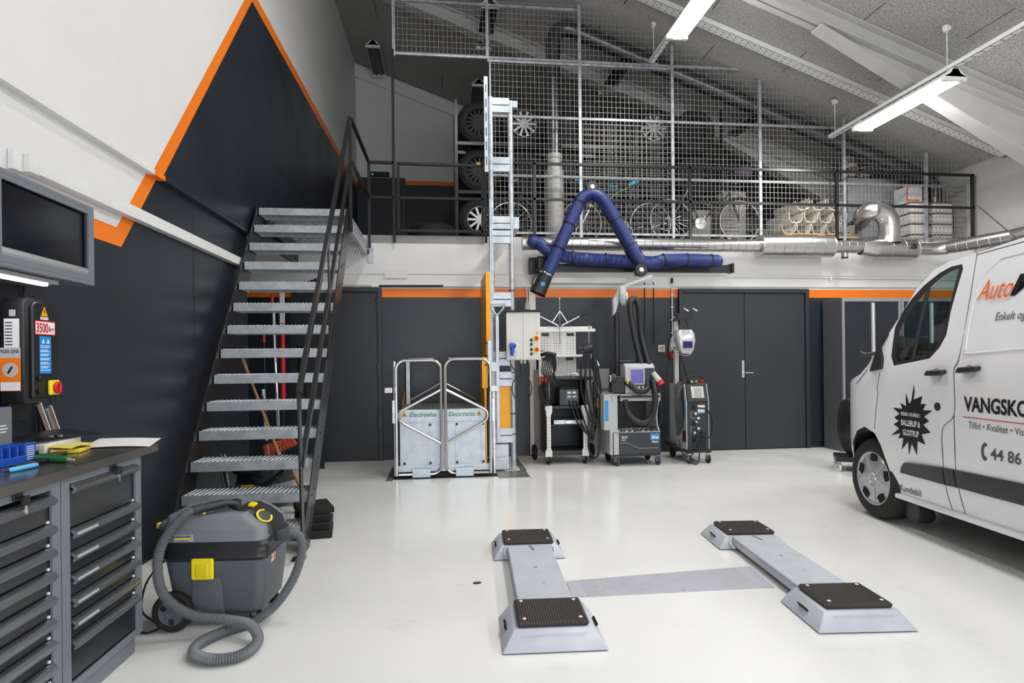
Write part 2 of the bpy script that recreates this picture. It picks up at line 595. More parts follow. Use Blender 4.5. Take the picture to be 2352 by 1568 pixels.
# ceiling: wood-wool boards under the roof slab
g = G()
g.prism([(-2.3, ceil_z(-2.3) + .03), (8.2, ceil_z(8.2) + .03), (8.2, ceil_z(8.2) + .2), (-2.3, ceil_z(-2.3) + .2)], YF - .3, YM + .3, lambda u, v, t: (u, t, v))
ceiling = struct(g.done('ceiling', mat('ceiling_joint_dark', '3A3936', .9)), 'sloping ceiling of grey wood wool boards')
ca = math.atan(.362)
BL, BW = 2.4, .6
g = G()
g.box(-BL / 2 + .006, BL / 2 - .006, -BW / 2 + .0012, BW / 2 - .0012, -.015, .02)
board_me = g.done('ceiling_panel', wool, me_only=True)
slope_len = (XR + 2.4) / math.cos(ca)
row = 0
y = YF + BW / 2
while y < YM + .2:
    off = (.0, 1.2)[row % 2] + .17 * (row % 3)
    s_ = -off
    while s_ < slope_len:
        cx_ = XR - (s_ + BL / 2) * math.cos(ca) + .1
        o = link('ceiling_panel', board_me, ceiling)
        o.location = (cx_, y, ceil_z(cx_) + .012)
        o.rotation_euler = (0, ca, 0)
        s_ += BL
    y += BW
    row += 1

# portal-frame rafters
rafter_p = mat('rafter_grey_white', 'B6B5B3', .5, var=.03)
def rafter(yc, haunch, label, i, dep=.24, w=.2):
    g = G()
    def pr(x0, x1, d0, d1, ya, yb):
        g.prism([(x0, ceil_z(x0) - d0), (x1, ceil_z(x1) - d0), (x1, ceil_z(x1) - d1), (x0, ceil_z(x0) - d1)], ya, yb, lambda u, v, t: (u, t, v))
    pr(-1.8, XR, .01, .03, yc - w / 2, yc + w / 2)
    pr(-1.8, XR, .03, dep, yc - .012, yc + .012)
    pr(-1.8, XR, dep - .018, dep, yc - w / 2, yc + w / 2)
    o = struct(g.done('trim_%d' % i, rafter_p, smooth=False), label)
    if haunch:
        h = G()
        xa, xb, da, db = 4.45, XR, dep, .86
        h.prism([(xa, ceil_z(xa) - da), (xb, ceil_z(xb) - da), (xb, ceil_z(xb) - db)], yc - .01, yc + .01, lambda u, v, t: (u, t, v))
        h.prism([(xa - .05, ceil_z(xa) - da), (xb, ceil_z(xb) - db), (xb, ceil_z(xb) - db - .018), (xa - .05, ceil_z(xa) - da - .018)], yc - w / 2, yc + w / 2, lambda u, v, t: (u, t, v))
        h.done('haunch', rafter_p, o, smooth=False)
    return o
rafter(6.64, True, 'white steel rafter with deep haunch in front of the mezzanine', 1)
rafter(9.8, True, 'white steel rafter inside the mezzanine', 2)
# column of the haunched frame, against the right wall
g = G()
g.box(XR - .26, XR, 6.54, 6.74, 0, ceil_z(XR) - .3)
struct(g.done('trim_3', white_steel, bev=.004), 'white steel column against the right wall')

# slotted channel fixed under the boards
def channel(name, p, q, w, h, label, cat, up=(0, 0, 1), hole=.09, group=None):
    p, q = Vector(p), Vector(q)
    o = thing(name, label, cat, p, 0, group)
    d = (q - p)
    L = d.length
    d.normalize()
    a = d.cross(Vector(up)).normalized()
    u = a.cross(d)
    M = Matrix((a, d, u)).transposed().to_4x4()
    M.translation = p
    def put(g):
        g.b.transform(M)
        return g
    g = G()
    g.box(-w / 2, -w / 2 + .004, 0, L, -h, 0).box(w / 2 - .004, w / 2, 0, L, -h, 0).box(-w / 2, w / 2, 0, L, -h, -h + .004)
    put(g).done('profile', white_steel, o, world=True, smooth=False)
    s = G()
    n = int(L / hole)
    for i in range(n):
        yy = (i + .5) * hole
        for sx in (-w * .22, w * .22):
            s.box(sx - .006, sx + .006, yy - .012, yy + .012, -h - .0012, -h)
    put(s).done('slots', mat('slot_dark', '4A4A4A', .8), o, world=True, smooth=False)['kind'] = 'stuff'
    return o
channel('ceiling_channel', (-1.2, 7.62, ceil_z(-1.2) - .01), (XR - .05, 7.62, ceil_z(XR - .05) - .01), .14, .07, 'white slotted steel channel running down the ceiling slope', 'channel', up=(.34, 0, .94))

# ---------------------------------------------------------------- doors
def slab_door(n, x0, x1, leaves, label):
    fr = G()
    z1 = 2.27
    fr.box(x0, x0 + .055, YB - .06, YB, 0, z1).box(x1 - .055, x1, YB - .06, YB, 0, z1).box(x0 + .055, x1 - .055, YB - .06, YB, z1 - .055, z1)
    d = struct(fr.done('door_%d' % n, door_mat, bev=.003), label)
    xs = [x0 + .058 + (x1 - x0 - .116) * i / leaves for i in range(leaves + 1)]
    for a, b in zip(xs, xs[1:]):
        bx('leaf', door_mat, d, a + .003, b - .003, YB - .035, YB - .004, .012, z1 - .058, bev=.003)
    return d
d2 = slab_door(2, 3.31, 5.24, 2, 'anthracite double steel door right of the welding machines')
g = G()
g.prz(rrect(4.225, 4.265, YB - .043, YB - .035, .002), 1.02, 1.26)
pl_ = g.done('handle_plate', chrome, d2, bev=.002)
g = G()
g.tube([(4.245, YB - .04, 1.09), (4.245, YB - .085, 1.09), (4.25, YB - .09, 1.09), (4.37, YB - .09, 1.085)], .009, 10)
g.cyl((4.245, YB - .045, 1.2), (4.245, YB - .05, 1.2), .012)
g.done('lever', chrome, pl_)
d1 = slab_door(1, -1.80, -.755, 1, 'anthracite single steel door behind the staircase')
for z in (.42, 1.12, 1.98):
    g = G()
    g.cyl((-.815, YB - .05, z), (-.815, YB - .05, z + .09), .011, n=10)
    g.cyl((-.815, YB - .05, z + .092), (-.815, YB - .05, z + .16), .014, n=10)
    g.box(-.83, -.80, YB - .045, YB - .03, z, z + .16)
    g.done('hinge', black_steel, d1)
# mezzanine door
fr = G()
fr.box(-1.69, -.70, YM - .05, YM, DECK, 5.2)
d5 = struct(fr.done('door_5', door_mat, bev=.004), 'dark door at the back of the mezzanine')
bx('leaf', dark_wall_flat, d5, -1.63, -.76, YM - .07, YM - .05, DECK + .02, 5.12, bev=.004)
t = thing('exit_sign', 'small dark emergency sign box above the mezzanine door', 'sign', (-1.25, YM, 5.22))
bx('housing', black_pl, t, -.22, .22, -.07, 0, 0, .1, bev=.008)
bx('indicator', mat('green_led', '2FD39A', .3, emit=2), t, -.14, -.12, -.073, -.07, .03, .05)
# ================================================================ light fittings
tube_on = mat('lit_fluorescent_diffuser', 'FEFDFB', .4, emit=46, var=.005)
tube_off = mat('unlit_tube', '3A3733', .25, var=.1)
reflector = mat('dark_reflector', '1C1B1A', .3, var=.1)
def fitting(name, label, cx_, cy_, zt, lit, group=None, L=1.5):
    """louvred fluorescent fitting hung under a batten: housing, diffuser, end caps"""
    t = thing(name, label, 'light', (cx_, cy_, zt), 0, group)
    h = G()
    h.prism([(-.03, 0), (.03, 0), (.06, -.05), (.13, -.085), (-.13, -.085), (-.06, -.05)], -L / 2, L / 2, lambda u, v, k: (u, k, v))
    h.done('housing', white_steel, t)
    if lit:
        d = G()
        d.prism([(-.125, -.086), (.125, -.086), (.11, -.118), (.05, -.128), (-.05, -.128), (-.11, -.118)], -L / 2 + .03, L / 2 - .03, lambda u, v, k: (u, k, v))
        d.done('diffuser', tube_on, t)
    else:
        d = G()
        d.box(-.12, .12, -L / 2 + .06, L / 2 - .06, -.092, -.086)
        d.done('reflector', reflector, t)
        for sx in (-.045, .045):
            G().cyl((sx, -L / 2 + .05, -.106), (sx, L / 2 - .05, -.106), .013, n=10).done('tube', tube_off, t)
    for s in (-1, 1):
        e = G()
        e.prism([(-.04, .01), (.04, .01), (.135, -.08), (.14, -.128), (-.14, -.128), (-.135, -.08)], s * L / 2 - .05 if s > 0 else -L / 2, s * L / 2 if s > 0 else -L / 2 + .05, lambda u, v, k: (u, k, v))
        e.done('end_cap', white_pl, t, bev=.004)
    return t
def batten_row(x, y0, y1, fit, labels, blabel, hang, hl):
    z = ceil_z(x) - .50
    channel('light_batten', (x, y0, z), (x, y1, z), .07, .05, blabel, 'batten', hole=.11)
    for (yc), lb in zip(fit, labels):
        fitting('light_fitting', lb, x, yc, z - .064, True)
    for hy, lb in zip(hang, hl):
        t = thing('wire_hanger', lb, 'hanger', (x, hy, z))
        G().cyl((0, 0, 0), (0, 0, .42), .005, n=8).done('rod', white_steel, t)
        G().prism([(-.03, .46), (.03, .46 - .02), (.018, .40), (-.018, .40)], -.03, .03, lambda u, v, k: (u, k, v)).done('bracket', white_steel, t)
batten_row(5.58, -1.0, 8.12, (6.74, 3.0, .2), ('lit fluorescent fitting on the batten crossing the haunched rafter', 'lit fluorescent fitting on low batten over the van', 'lit fluorescent fitting on low batten behind the van cab'),
           'long white slotted batten carrying lights above the van', (6.1, 8.02, 3.6, 1.2),
           ('thin white hanger in front of the haunched rafter', 'thin white hanger at the mezzanine end of the low batten', 'thin white hanger above the van cab', 'thin white hanger above the van load bay'))
batten_row(2.94, -1.0, 8.12, (6.50, 2.9, .0), ('lit fluorescent fitting at the top of the ceiling channel', 'lit fluorescent fitting high above the floor lift', 'lit fluorescent fitting high above the middle bay'),
           'long white slotted batten high above the floor lift', (8.03, 4.4, 1.0),
           ('thin white hanger beside the mesh cage', 'thin white hanger high above the floor lift', 'thin white hanger high above the middle bay'))
batten_row(.45, -1.0, 6.2, (5.2,), ('lit fluorescent fitting highest under the roof near the stairs',),
           'white slotted batten highest under the roof by the left wall', (5.9, 3.2), ('thin white hanger highest near the stairs', 'thin white hanger highest over the cabinets'))
for x, y, lb in ((-1.2, 12.35, 'unlit tube fitting beside the left wall over the mezzanine door'), (.79, 12.2, 'unlit tube fitting above the tall tyre rack'), (.79, 9.6, 'unlit tube fitting under the upper mesh panels'),
                 (2.84, 9.45, 'unlit tube fitting between the two sloping mesh bays'), (4.94, 9.45, 'unlit tube fitting lowest on the mezzanine ceiling')):
    fitting('unlit_fitting', lb, x, y, ceil_z(x) - .06, False, L=1.25)

# ================================================================ staircase
sx0, sx1 = -1.81, -.93
def ty(i):
    return 6.403 - .1598 * i
def tz(i):
    return 2.865 - .2072 * i
st = thing('steel_staircase', 'open steel staircase with galvanised treads and black stringers', 'staircase', (-1.37, 4.2, 0))
TD = .235
g = G()
g.box(0, sx1 - sx0 - .02, 0, TD, -.004, 0)
g.box(0, sx1 - sx0 - .02, 0, .004, -.07, -.004).box(0, sx1 - sx0 - .02, TD - .004, TD, -.07, -.004)
g.box(0, .004, .004, TD - .004, -.07, -.004).box(sx1 - sx0 - .024, sx1 - sx0 - .02, .004, TD - .004, -.07, -.004)
nx, ny = 27, 8
for a in range(nx):
    for b_ in range(ny):
        px_, py_ = .018 + a * (sx1 - sx0 - .056) / (nx - 1), .014 + b_ * (TD - .028) / (ny - 1) 
        r_ = .0085
        for k in range(4):
            a0, a1 = k * PI / 2, (k + 1) * PI / 2
            p0, p1 = (px_ + r_ * math.cos(a0), py_ + r_ * math.sin(a0), 0), (px_ + r_ * math.cos(a1), py_ + r_ * math.sin(a1), 0)
            q0, q1 = (px_ + r_ * .5 * math.cos(a0), py_ + r_ * .5 * math.sin(a0), .006), (px_ + r_ * .5 * math.cos(a1), py_ + r_ * .5 * math.sin(a1), .006)
            g.face([p0, p1, q1, q0])
        g.face([(px_ + r_ * .5 * math.cos(k * PI / 2), py_ + r_ * .5 * math.sin(k * PI / 2), .006) for k in range(4)])
tread_me = g.done('tread', tread_galv, me_only=True, ang=25)
hg = G()
for k in range(0):
    pass
for i in range(14):
    o = link('tread', tread_me, st)
    o.location = Vector((sx0 + .01, ty(i), tz(i))) - Vector((-1.37, 4.2, 0))
for x, nm in ((sx0 - .008, 0), (sx1 - .008, 1)):
    g = G()
    k = 1.2966
    yb = ty(0) - tz(0) / k
    g.prx([(yb - .03, 0), (yb + .24, 0), (ty(0) + .24, tz(0) - .09), (ty(0) + .24, tz(0) + .02), (ty(0) - .012, tz(0) + .02)], x, x + .009)
    s_ = g.done('stringer', black_steel, st, world=True, bev=.001)
    if nm:
        b_ = G()
        for i in range(14):
            for dy in (.05, .13):
                b_.cyl((x + .009, ty(i) + dy, tz(i) - .035 + (dy - .05) * .4), (x + .014, ty(i) + dy, tz(i) - .035 + (dy - .05) * .4), .008, n=6)
        bo = b_.done('bolts', black_pl, s_, world=False)
        bo.data.transform(st.matrix_basis.inverted())
        bo['kind'] = 'stuff'
RX = sx1 + .02
def rail(name, p, q, parent, w=.012, h=.045, mt_=black_steel, world=True):
    return G().bar(p, q, w, h).done(name, mt_, parent, world=world, bev=.001)
rail('handrail', (RX, 4.07, 1.10), (RX, 6.5, 3.84), st, .03, .05)
rail('middle_rail', (RX, 4.13, .62), (RX, 6.5, 3.37), st, .03, .045)
rail('post', (RX, 4.16, 0), (RX, 4.075, 1.12), st, .012, .075)
rail('post', (RX, 5.22, 1.33), (RX, 5.20, 2.33), st, .012, .06)
rail('post', (RX, 6.52, 2.66), (RX, 6.52, 3.86), st, .03, .05)
bx('foot_plate', black_steel, st, RX - .07, RX + .01, 4.12, 4.2, 0, .012, world=True)

# landing between the top tread and the deck
ld = thing('stair_landing', 'grating landing platform joining the stair top to the deck', 'landing', (-1.37, 7.3, 2.7))
g = G()
for i in range(22):
    g.box(sx0 + .034 + i * .038, sx0 + .046 + i * .038, 6.65, YB - .02, 2.835, 2.865)
g.done('grating', galv_d, ld, world=True, smooth=False)['kind'] = 'stuff'
for x in (sx0, sx1 - .03):
    bx('edge_beam', galv_d if x > -1 else black_steel, ld, x, x + .03, 6.648, YB, 2.70, 2.865, world=True)
g = G()
for i in range(9):
    g.box(sx0 + .03, sx1 - .03, 6.75 + i * .16, 6.77 + i * .16, 2.80, 2.835)
g.done('cross_bars', galv, ld, world=True)['kind'] = 'stuff'
G().cyl((sx1 - .04, YB - .06, 2.74), (sx1 + .02, YB - .06, 2.74), .03).done('bracket_tube', black_steel, ld, world=True)
bx('bracket_plate', galv_d, ld, sx1 - .01, sx1 + .07, YB - .02, YB - .013, 2.60, 2.80, world=True)

# black railing round the landing and along the deck edge
YR = 8.13
rl = thing('landing_railing', 'black steel railing round the stair landing corner', 'railing', (-.9, 7.3, 2.7))
rd = thing('deck_railing', 'long black steel railing along the mezzanine edge', 'railing', (4.4, YR, DECK))
q = .035
LX = -.90
for z in (3.91, 3.45):
    rail('rail', (LX, 6.56, z - .06), (LX, YR, z), rl, q, q)
    rail('rail', (LX, YR, z), (-.58, YR, z), rl, q, q)
rail('post', (LX, YR, 2.79), (LX, YR, 3.93), rl, q, q)
# the tall post carries the mesh; the long run is right of the hoist
rail('post', (-.58, YR, 2.86), (-.58, YR, 5.40), rl, q, q)
for z in (3.95, 3.47):
    rail('rail', (1.0, YR, z), (7.84, YR, z), rd, q, q)
for x in (1.285, 3.475, 5.67, 7.82):
    rail('post', (x, YR, 2.88 if x > 7 else 2.99), (x, YR, 3.96), rd, q, q)
gt = thing('deck_gate', 'black swing gate in the railing above the goods hoist', 'gate', (0.04, YR, 3.0))
for z in (3.90, 3.45, 3.02):
    rail('rail', (-.52, YR, z), (.59, YR, z), gt, q, q)
rail('stile', (-.525, YR, 2.99), (-.525, YR, 3.92), gt, q, q)
rail('stile', (.585, YR, 2.99), (.585, YR, 3.92), gt, q, q)
rail('stile', (.625, YR, 2.87), (.625, YR, 3.92), gt, q, q)
G().obox((.53, YR - .03, 3.915), (.06, .03, .04)).done('latch', mat('brass', 'B79A4E', .3, .9), gt, bev=.004, world=True)
dp = thing('deck_edge_plate', 'chequer plate strip on the deck edge under the gate', 'plate', (-.14, YB - .01, 2.87))
bx('sheet', plate_mat, dp, -.88, .60, YB - .018, YB - .013, 2.868, 2.968, world=True)
g = G()
for i in range(38):
    for j in range(3):
        x, z = -.86 + i * .039, 2.885 + j * .033
        a = R(45) if (i + j) % 2 else R(-45)
        g.obox((x, YB - .0195, z), (.034, .004, .008), (0, a, 0))
g.done('tread_lugs', plate_mat, dp, world=True, bev=0)['kind'] = 'stuff'

# ================================================================ mesh cage
YC = 8.32
cage = thing('mesh_cage', 'galvanised wire mesh partition standing along the mezzanine edge', 'partition', (3.3, YC, DECK))
cw = .04
posts = [(-.575, 5.40, 6.22), (.685, 5.42, 6.22), (1.97, DECK, 6.24), (3.305, DECK, 5.74), (4.615, DECK, 5.30), (5.915, DECK, 4.82), (7.235, DECK, 4.33)]
for x, z0, z1 in posts:
    rail('post', (x, YC, z0), (x, YC, min(z1, ceil_z(x) - .02)), cage, cw, cw, galv_d)
rail('post', (.72, YC, DECK), (.72, YC, 5.42), cage, .025, .025, galv_d)
rails_ = [(-.575, 1.97, 6.16), (-.575, 4.3, 5.44), (.70, 5.9, 4.65), (.70, 7.85, 3.835), (.70, 7.85, 3.05)]
for a, b_, z in rails_:
    rail('rail', (a, YC, z), (b_, YC, z), cage, cw * .8, cw * .8, galv_d)
rail('rail', (.685, YC, 5.40), (3.3, YC, 5.40), cage, cw * .8, cw * .8, galv_d)
wire = mat('galvanised_wire', 'A3A29F', .45, .3, var=.05)
def wires(x0, x1, z0, z1, sx=.060, sz=.0735, y=YC - .022, cut=True, name='wire_grid', w=.0036, mt_=None):
    g = G()
    n = int((x1 - x0) / sx)
    for i in range(n + 1):
        x = x0 + (x1 - x0) * i / max(n, 1)
        zt = min(z1, ceil_z(x) - .05) if cut else z1
        if zt > z0:
            g.box(x - w / 2, x + w / 2, y - w / 2, y + w / 2, z0, zt)
    k = int((z1 - z0) / sz)
    for j in range(k + 1):
        z = z0 + (z1 - z0) * j / max(k, 1)
        xe = min(x1, XR - (z + .05 - 4.13) / .362) if cut else x1
        if xe > x0:
            g.box(x0, xe, y - w * 1.5, y - w / 2, z - w / 2, z + w / 2)
    o = g.done(name, mt_ or wire, cage, smooth=False, world=True)
    o['kind'] = 'stuff'
    return o
xs = [p[0] for p in posts]
wires(xs[0], xs[1], 5.46, 6.15)
for a, b_ in zip(xs[1:], xs[2:] + [7.86]):
    a = max(a, .70)
    for z0, z1 in ((3.06, 3.83), (3.84, 4.65), (4.66, 5.43), (5.45, 6.2)):
        if ceil_z(a) - .1 > z0:
            wires(a + .02, b_ - .02, z0, z1)
wires(7.255, 7.86, 3.06, 3.83)
# sliding mesh door overlapping the third bay
sd = wires(2.03, 3.26, 3.06, 4.60, .0765, .0735, YC + .07, False, 'sliding_door_grid', .007, mat('dull_wire','6E6C69',.5,.4))
# ================================================================ goods hoist
hz = thing('goods_hoist', 'galvanised goods hoist platform with tubular double gate', 'hoist', (.03, 7.3, 0))
galv_sheet = mat('spangled_galvanised_sheet', 'B4BDC6', .42, .35, scale=9, col2='D0D8DF', thr=(.35, .65), rvar=.06)
stain = mat('stainless_tube', 'C9C7C4', .25, .9, var=.04)
PX0, PX1, PY0, PY1 = -.46, .50, 6.93, 7.95
bx('platform', galv_sheet, hz, PX0, PX1, PY0, PY1, .10, .75, bev=.004, world=True)
bx('front_band', galv_sheet, hz, PX0 - .005, PX1 + .005, PY0 - .012, PY0, .615, .755, bev=.003, world=True)
bx('floor_plate', plate_mat, hz, PX0 + .01, PX1 - .01, PY0 + .01, PY1 - .01, .75, .758, world=True)
g = G()
for i in range(22):
    for j in range(23):
        g.obox((PX0 + .035 + i * .0425, PY0 + .03 + j * .043, .7595), (.032, .009, .004), (0, 0, R(45) if (i + j) % 2 else R(-45)))
g.done('floor_lugs', plate_mat, hz, world=True, smooth=False)['kind'] = 'stuff'
for x in (PX0 + .01, -.135, .165, .45):
    bx('rib', galv_sheet, hz, x, x + .05, PY0 - .008, PY0, .13, .615, world=True)
bx('sill', galv_sheet, hz, PX0 - .06, PX1 + .06, PY0 - .03, PY0 + .02, .06, .13, bev=.004, world=True)
for x in (-.41, -.12, .18, .475):
    for z in (.585, .155):
        if z < .3 or x > -.3:
            G().cyl((x, PY0 - .012, z), (x, PY0 - .022, z), .016, n=6).done('bolt', black_pl, hz, world=True)
bx('rubber_skirt', rubber, hz, -.40, .45, PY0 - .06, PY0 + .03, .005, .05, bev=.006, world=True)
teal = mat('teal_print', '0E7A68', .4)
for x, tx in ((-.35, -.435), (.085, .40)):
    lettering('Electroelsa', teal, hz, (x, PY0 - .013, .675), (1, 0, 0), (0, 0, 1), .30, .052, shear=.25, bold=.012, world=True)
    s_ = G()
    s_.pry([(tx, .68), (tx + .062, .68), (tx + .031, .735)], PY0 - .0145, PY0 - .0125)
    w_ = s_.done('warning_sign', yellow_p, hz, world=True)
    s_ = G()
    for a, b_ in (((tx, .68), (tx + .062, .68)), ((tx + .062, .68), (tx + .031, .735)), ((tx + .031, .735), (tx, .68))):
        s_.bar((a[0], PY0 - .0146, a[1]), (b_[0], PY0 - .0146, b_[1]), .002, .004, (0, 1, 0))
    s_.obox((tx + .031, PY0 - .0146, .698), (.022, .002, .012))
    s_.b.transform(hz.matrix_basis.inverted())
    s_.done('warning_outline', ink, w_)
# gates: bent stainless tube
YG = 6.86
def gate_leaf(x0, x1, s, zt):
    lf = G()
    P = [(x0 + .0, .03), (x0 + .0, zt - .1)] + [(x0 + .1 - .1 * math.cos(a), zt - .1 + .1 * math.sin(a)) for a in [R(15 * k) for k in range(1, 6)]] + [(x0 + .1, zt), (x1 - .1, zt)]
    P += [(x1 - .1 + .1 * math.sin(a), zt - .1 + .1 * math.cos(a)) for a in [R(15 * k) for k in range(1, 7)]]
    P += [(x1, .14)] + [(x1 - .1 + .1 * math.cos(a), .14 - .1 * math.sin(a)) for a in [R(15 * k) for k in range(1, 7)]] + [(x0 + .02, .04)]
    if s < 0:
        P = [(x0 + x1 - x, z) for x, z in P]
    lf.tube([(x, YG, z) for x, z in P], .0165, 10)
    gl = lf.done('gate_leaf', stain, hz, world=True)
    b_ = G()
    inn, out = (x1, x0) if s > 0 else (x0, x1)
    k = 1 if s > 0 else -1
    b_.tube([(inn, YG, .98), (out + k * .06, YG, .755), (out + k * .035, YG, .725), (out + k * .03, YG, .68), (out + k * .045, YG, .635), (out + k * .09, YG, .60), (inn, YG, .375)], .0155, 10)
    b_.b.transform(hz.matrix_basis.inverted())
    b_.done('brace', stain, gl)
    return gl
gate_leaf(-.49, .005, 1, 1.31)
gate_leaf(.055, .555, -1, 1.32)
for x in (-.43, .52):
    p_ = G()
    p_.tube([(x, 7.9, .75), (x, 7.9, 1.28), (x * .95, 7.9, 1.33), (x * .2 + (.25 if x > 0 else -.22) * .0, 7.9, 1.33)], .016, 8)
    p_.done('rear_rail', stain, hz, world=True)
for sgn in (-1, 1):
    G().tube([(.03 + sgn * .02, 7.9, 1.33), (.03 + sgn * .02, 7.9, .76)], .015, 8).done('rear_rail', stain, hz, world=True)
    G().tube([(.03 + sgn * .02, 7.9, 1.02), (.03 + sgn * .42, 7.9, .80)], .014, 8).done('rear_brace', stain, hz, world=True)
for x, lx in ((-.505, -.58), (.60, .585)):
    g = G()
    g.box(x - .013, x + .013, YG + .025, YG + .055, .02, 1.30 if x < 0 else 1.02)
    g.done('gate_post', galv, hz, world=True, bev=.003)
    bx('latch_block', white_pl, hz, lx - .03, lx + .05, YG - .05, YG, .955, 1.01, bev=.004, world=True)
    bx('latch_bar', galv, hz, x - .025, x + .005, YG - .035, YG - .02, .62, .87, world=True)
for x in (-.20, .28):
    bx('hinge_bracket', galv_sheet, hz, x - .12, x + .08, YG - .035, YG + .02, .01, .10, bev=.004, world=True)
bx('side_post', galv_d, hz, PX0 + .03, PX0 + .075, 7.82, 7.86, .76, 1.30, world=True)
g = G()
g.prism([(7.45, .76), (7.9, .76), (7.9, .92), (7.45, .80)], PX0, PX0 + .01, lambda u, v, k: (k, u, v))
g.done('side_flap', mat('brown_board', 'A8682A', .5), hz, world=True)
# yellow guard between platform and mast
bx('guard_sheet', yellow_p, hz, .535, .545, 7.06, 7.95, .98, 2.33, world=True)
bx('guard_edge', yellow_p, hz, .535, .585, 7.05, 7.06, 1.53, 2.33, world=True)
bx('guard_edge', yellow_p, hz, .48, .535, 7.05, 7.06, .98, 1.34, world=True)
bx('guard_sheet', yellow_p, hz, .505, .53, 7.06, 7.9, .10, .98, world=True)
bx('guard_strip', galv_sheet, hz, .55, .59, 7.04, 7.05, 1.14, 1.53, world=True)
for z in (1.5, 1.35, 1.25):
    G().cyl((.535, 7.045, z), (.52, 7.035, z), .012, n=8).done('limit_switch', red_pl if z < 1.3 else black_pl, hz, world=True)
# mast
ms = thing('hoist_mast', 'galvanised two-pole hoist mast rising past the deck edge', 'mast', (.74, 7.2, 0))
YMs = 7.2
for x, r_ in ((.62, .031), (.855, .03)):
    zt = 4.42 if x < .7 else 4.38
    g = G()
    g.cyl((x, YMs, .008), (x, YMs, zt), r_, n=16)
    po = g.done('pole', galv_d, ms, world=True)
    if x > .7:
        for z in (.42, .66, 1.15, 1.62, 2.12):
            ba = G()
            ba.cyl((x, YMs, z), (x, YMs, z + .012), r_ + .003, n=14)
            ba.b.transform(ms.matrix_basis.inverted())
            ba.done('strap', black_pl, po)
for zc in (4.32, 3.62, 2.92, 2.77, 2.02, 1.32, 1.08, .41):
    for dz in (.045, -.045):
        bx('cross_plate', galv_sheet, ms, .63, .845, YMs - .028, YMs + .03, zc + dz - .04, zc + dz + .04, bev=.003, world=True)
bx('yellow_plate', yellow_p, ms, .665, .83, YMs + .0, YMs + .01, .48, 1.03, world=True)
bx('slotted_bar', galv_sheet, ms, .545, .59, YMs - .05, YMs - .03, 3.52, 4.64, world=True)
g = G()
for k in range(6):
    g.box(.562, .572, YMs - .0515, YMs - .05, 3.6 + k * .17, 3.7 + k * .17)
g.done('bar_slots', black_pl, ms, world=True)['kind'] = 'stuff'
bx('top_lug', galv_sheet, ms, .88, .945, YMs - .02, YMs + .02, 4.30, 4.38, bev=.003, world=True)
bx('wall_bracket', galv_sheet, ms, .88, .95, YMs - .02, YMs + .9, 2.86, 3.0, bev=.003, world=True)
bx('rack_bar', galv_sheet, ms, .595, .608, YMs - .05, YMs + .02, .008, 3.2, world=True)
bx('carriage_rail', galv_sheet, ms, .645, .685, YMs - .13, YMs - .09, .34, 1.82, bev=.004, world=True)
g = G()
g.tube([(.59, YMs - .11, 1.97), (.61, YMs - .11, 1.90), (.645, YMs - .11, 1.845), (.665, YMs - .11, 1.83), (.685, YMs - .11, 1.845), (.735, YMs - .11, 1.90), (.755, YMs - .11, 1.97)], .012, 8)
g.obox((.672, YMs - .11, 1.975), (.19, .03, .03))
g.done('yoke', galv_sheet, ms, world=True)
bx('motor_housing', galv_sheet, ms, .63, .80, YMs - .02, YMs + .25, .008, .31, bev=.01, world=True)
bx('drive_block', galv_d, ms, .60, .76, YMs - .10, YMs - .02, .02, .16, bev=.004, world=True)
bx('guide_block', galv_sheet, ms, .56, .66, YMs - .14, YMs - .03, 1.17, 1.28, bev=.004, world=True)
bx('mast_backplate', galv_sheet, ms, .59, .66, YMs - .03, YMs + .06, .6, 1.20, bev=.003, world=True)
# floor plate round the hoist
fp = thing('hoist_pit_frame', 'chequer plate pit frame set in the floor under the hoist', 'plate', (.2, 7.2, 0))
bx('side_plate', plate_mat, fp, .63, .98, 6.68, 7.10, .0005, .006, world=True)
bx('edge_strip', plate_mat, fp, -.60, -.53, 6.72, 7.6, .0005, .006, world=True)
bx('edge_strip', plate_mat, fp, .93, 1.0, 7.10, 8.15, .0005, .006, world=True)
bx('pit', mat('pit_dark', '2A2A2A', .8), fp, -.53, .63, 6.80, 8.1, .0005, .004, world=True)
# control box on the mast
cb = thing('hoist_control_box', 'white electrical control box with emergency stops on the hoist mast', 'control box', (.96, 7.04, 1.3), R(-9))
box_w = mat('box_offwhite', 'D9D7CF', .4, var=.02)
bx('body', box_w, cb, -.19, .20, -.10, .10, 0, .555, bev=.008)
bx('door_panel', box_w, cb, .005, .195, -.108, -.10, .012, .545, bev=.004)
bx('side_panel', box_w, cb, -.185, -.005, -.106, -.10, .012, .545, bev=.004)
bx('rain_lid', black_pl, cb, -.22, .22, -.13, .12, .555, .575, bev=.006)
for z in (.07, .12, .18, .23):
    G().cyl((.10, -.108, z), (.10, -.125, z), .017, n=12).done('button', black_pl, cb, bev=.003)
for z, zz in ((.245, 0), (.115, 0)):
    e = G().cyl((.155, -.108, z), (.155, -.118, z), .034, n=16).done('stop_base', yellow_pl, cb)
    G().cyl((.162, -.118, z + .005), (.162, -.145, z + .005), .022, n=14).done('stop_button', red_pl, e, bev=.005)
G().pry([(.15, .295), (.185, .295), (.1675, .335)], -.1095, -.108).done('warning_sign', yellow_p, cb)
for k in range(6):
    G().cyl((.155, -.108, .36 + k * .028), (.155, -.1095, .36 + k * .028), .006, n=8).done('blank_cap', lgrey_pl, cb)
pb = bx('plug_socket', white_pl, cb, -.13, -.06, -.135, -.106, .10, .20, bev=.008)
g = G()
g.cyl((-.10, -.13, .17), (-.115, -.16, .155), .034, n=14)
g.cyl((-.115, -.155, .155), (-.125, -.16, .05), .026, .02, n=12)
g.cyl((-.15, -.15, .165), (-.10, -.15, .165), .035, n=12)
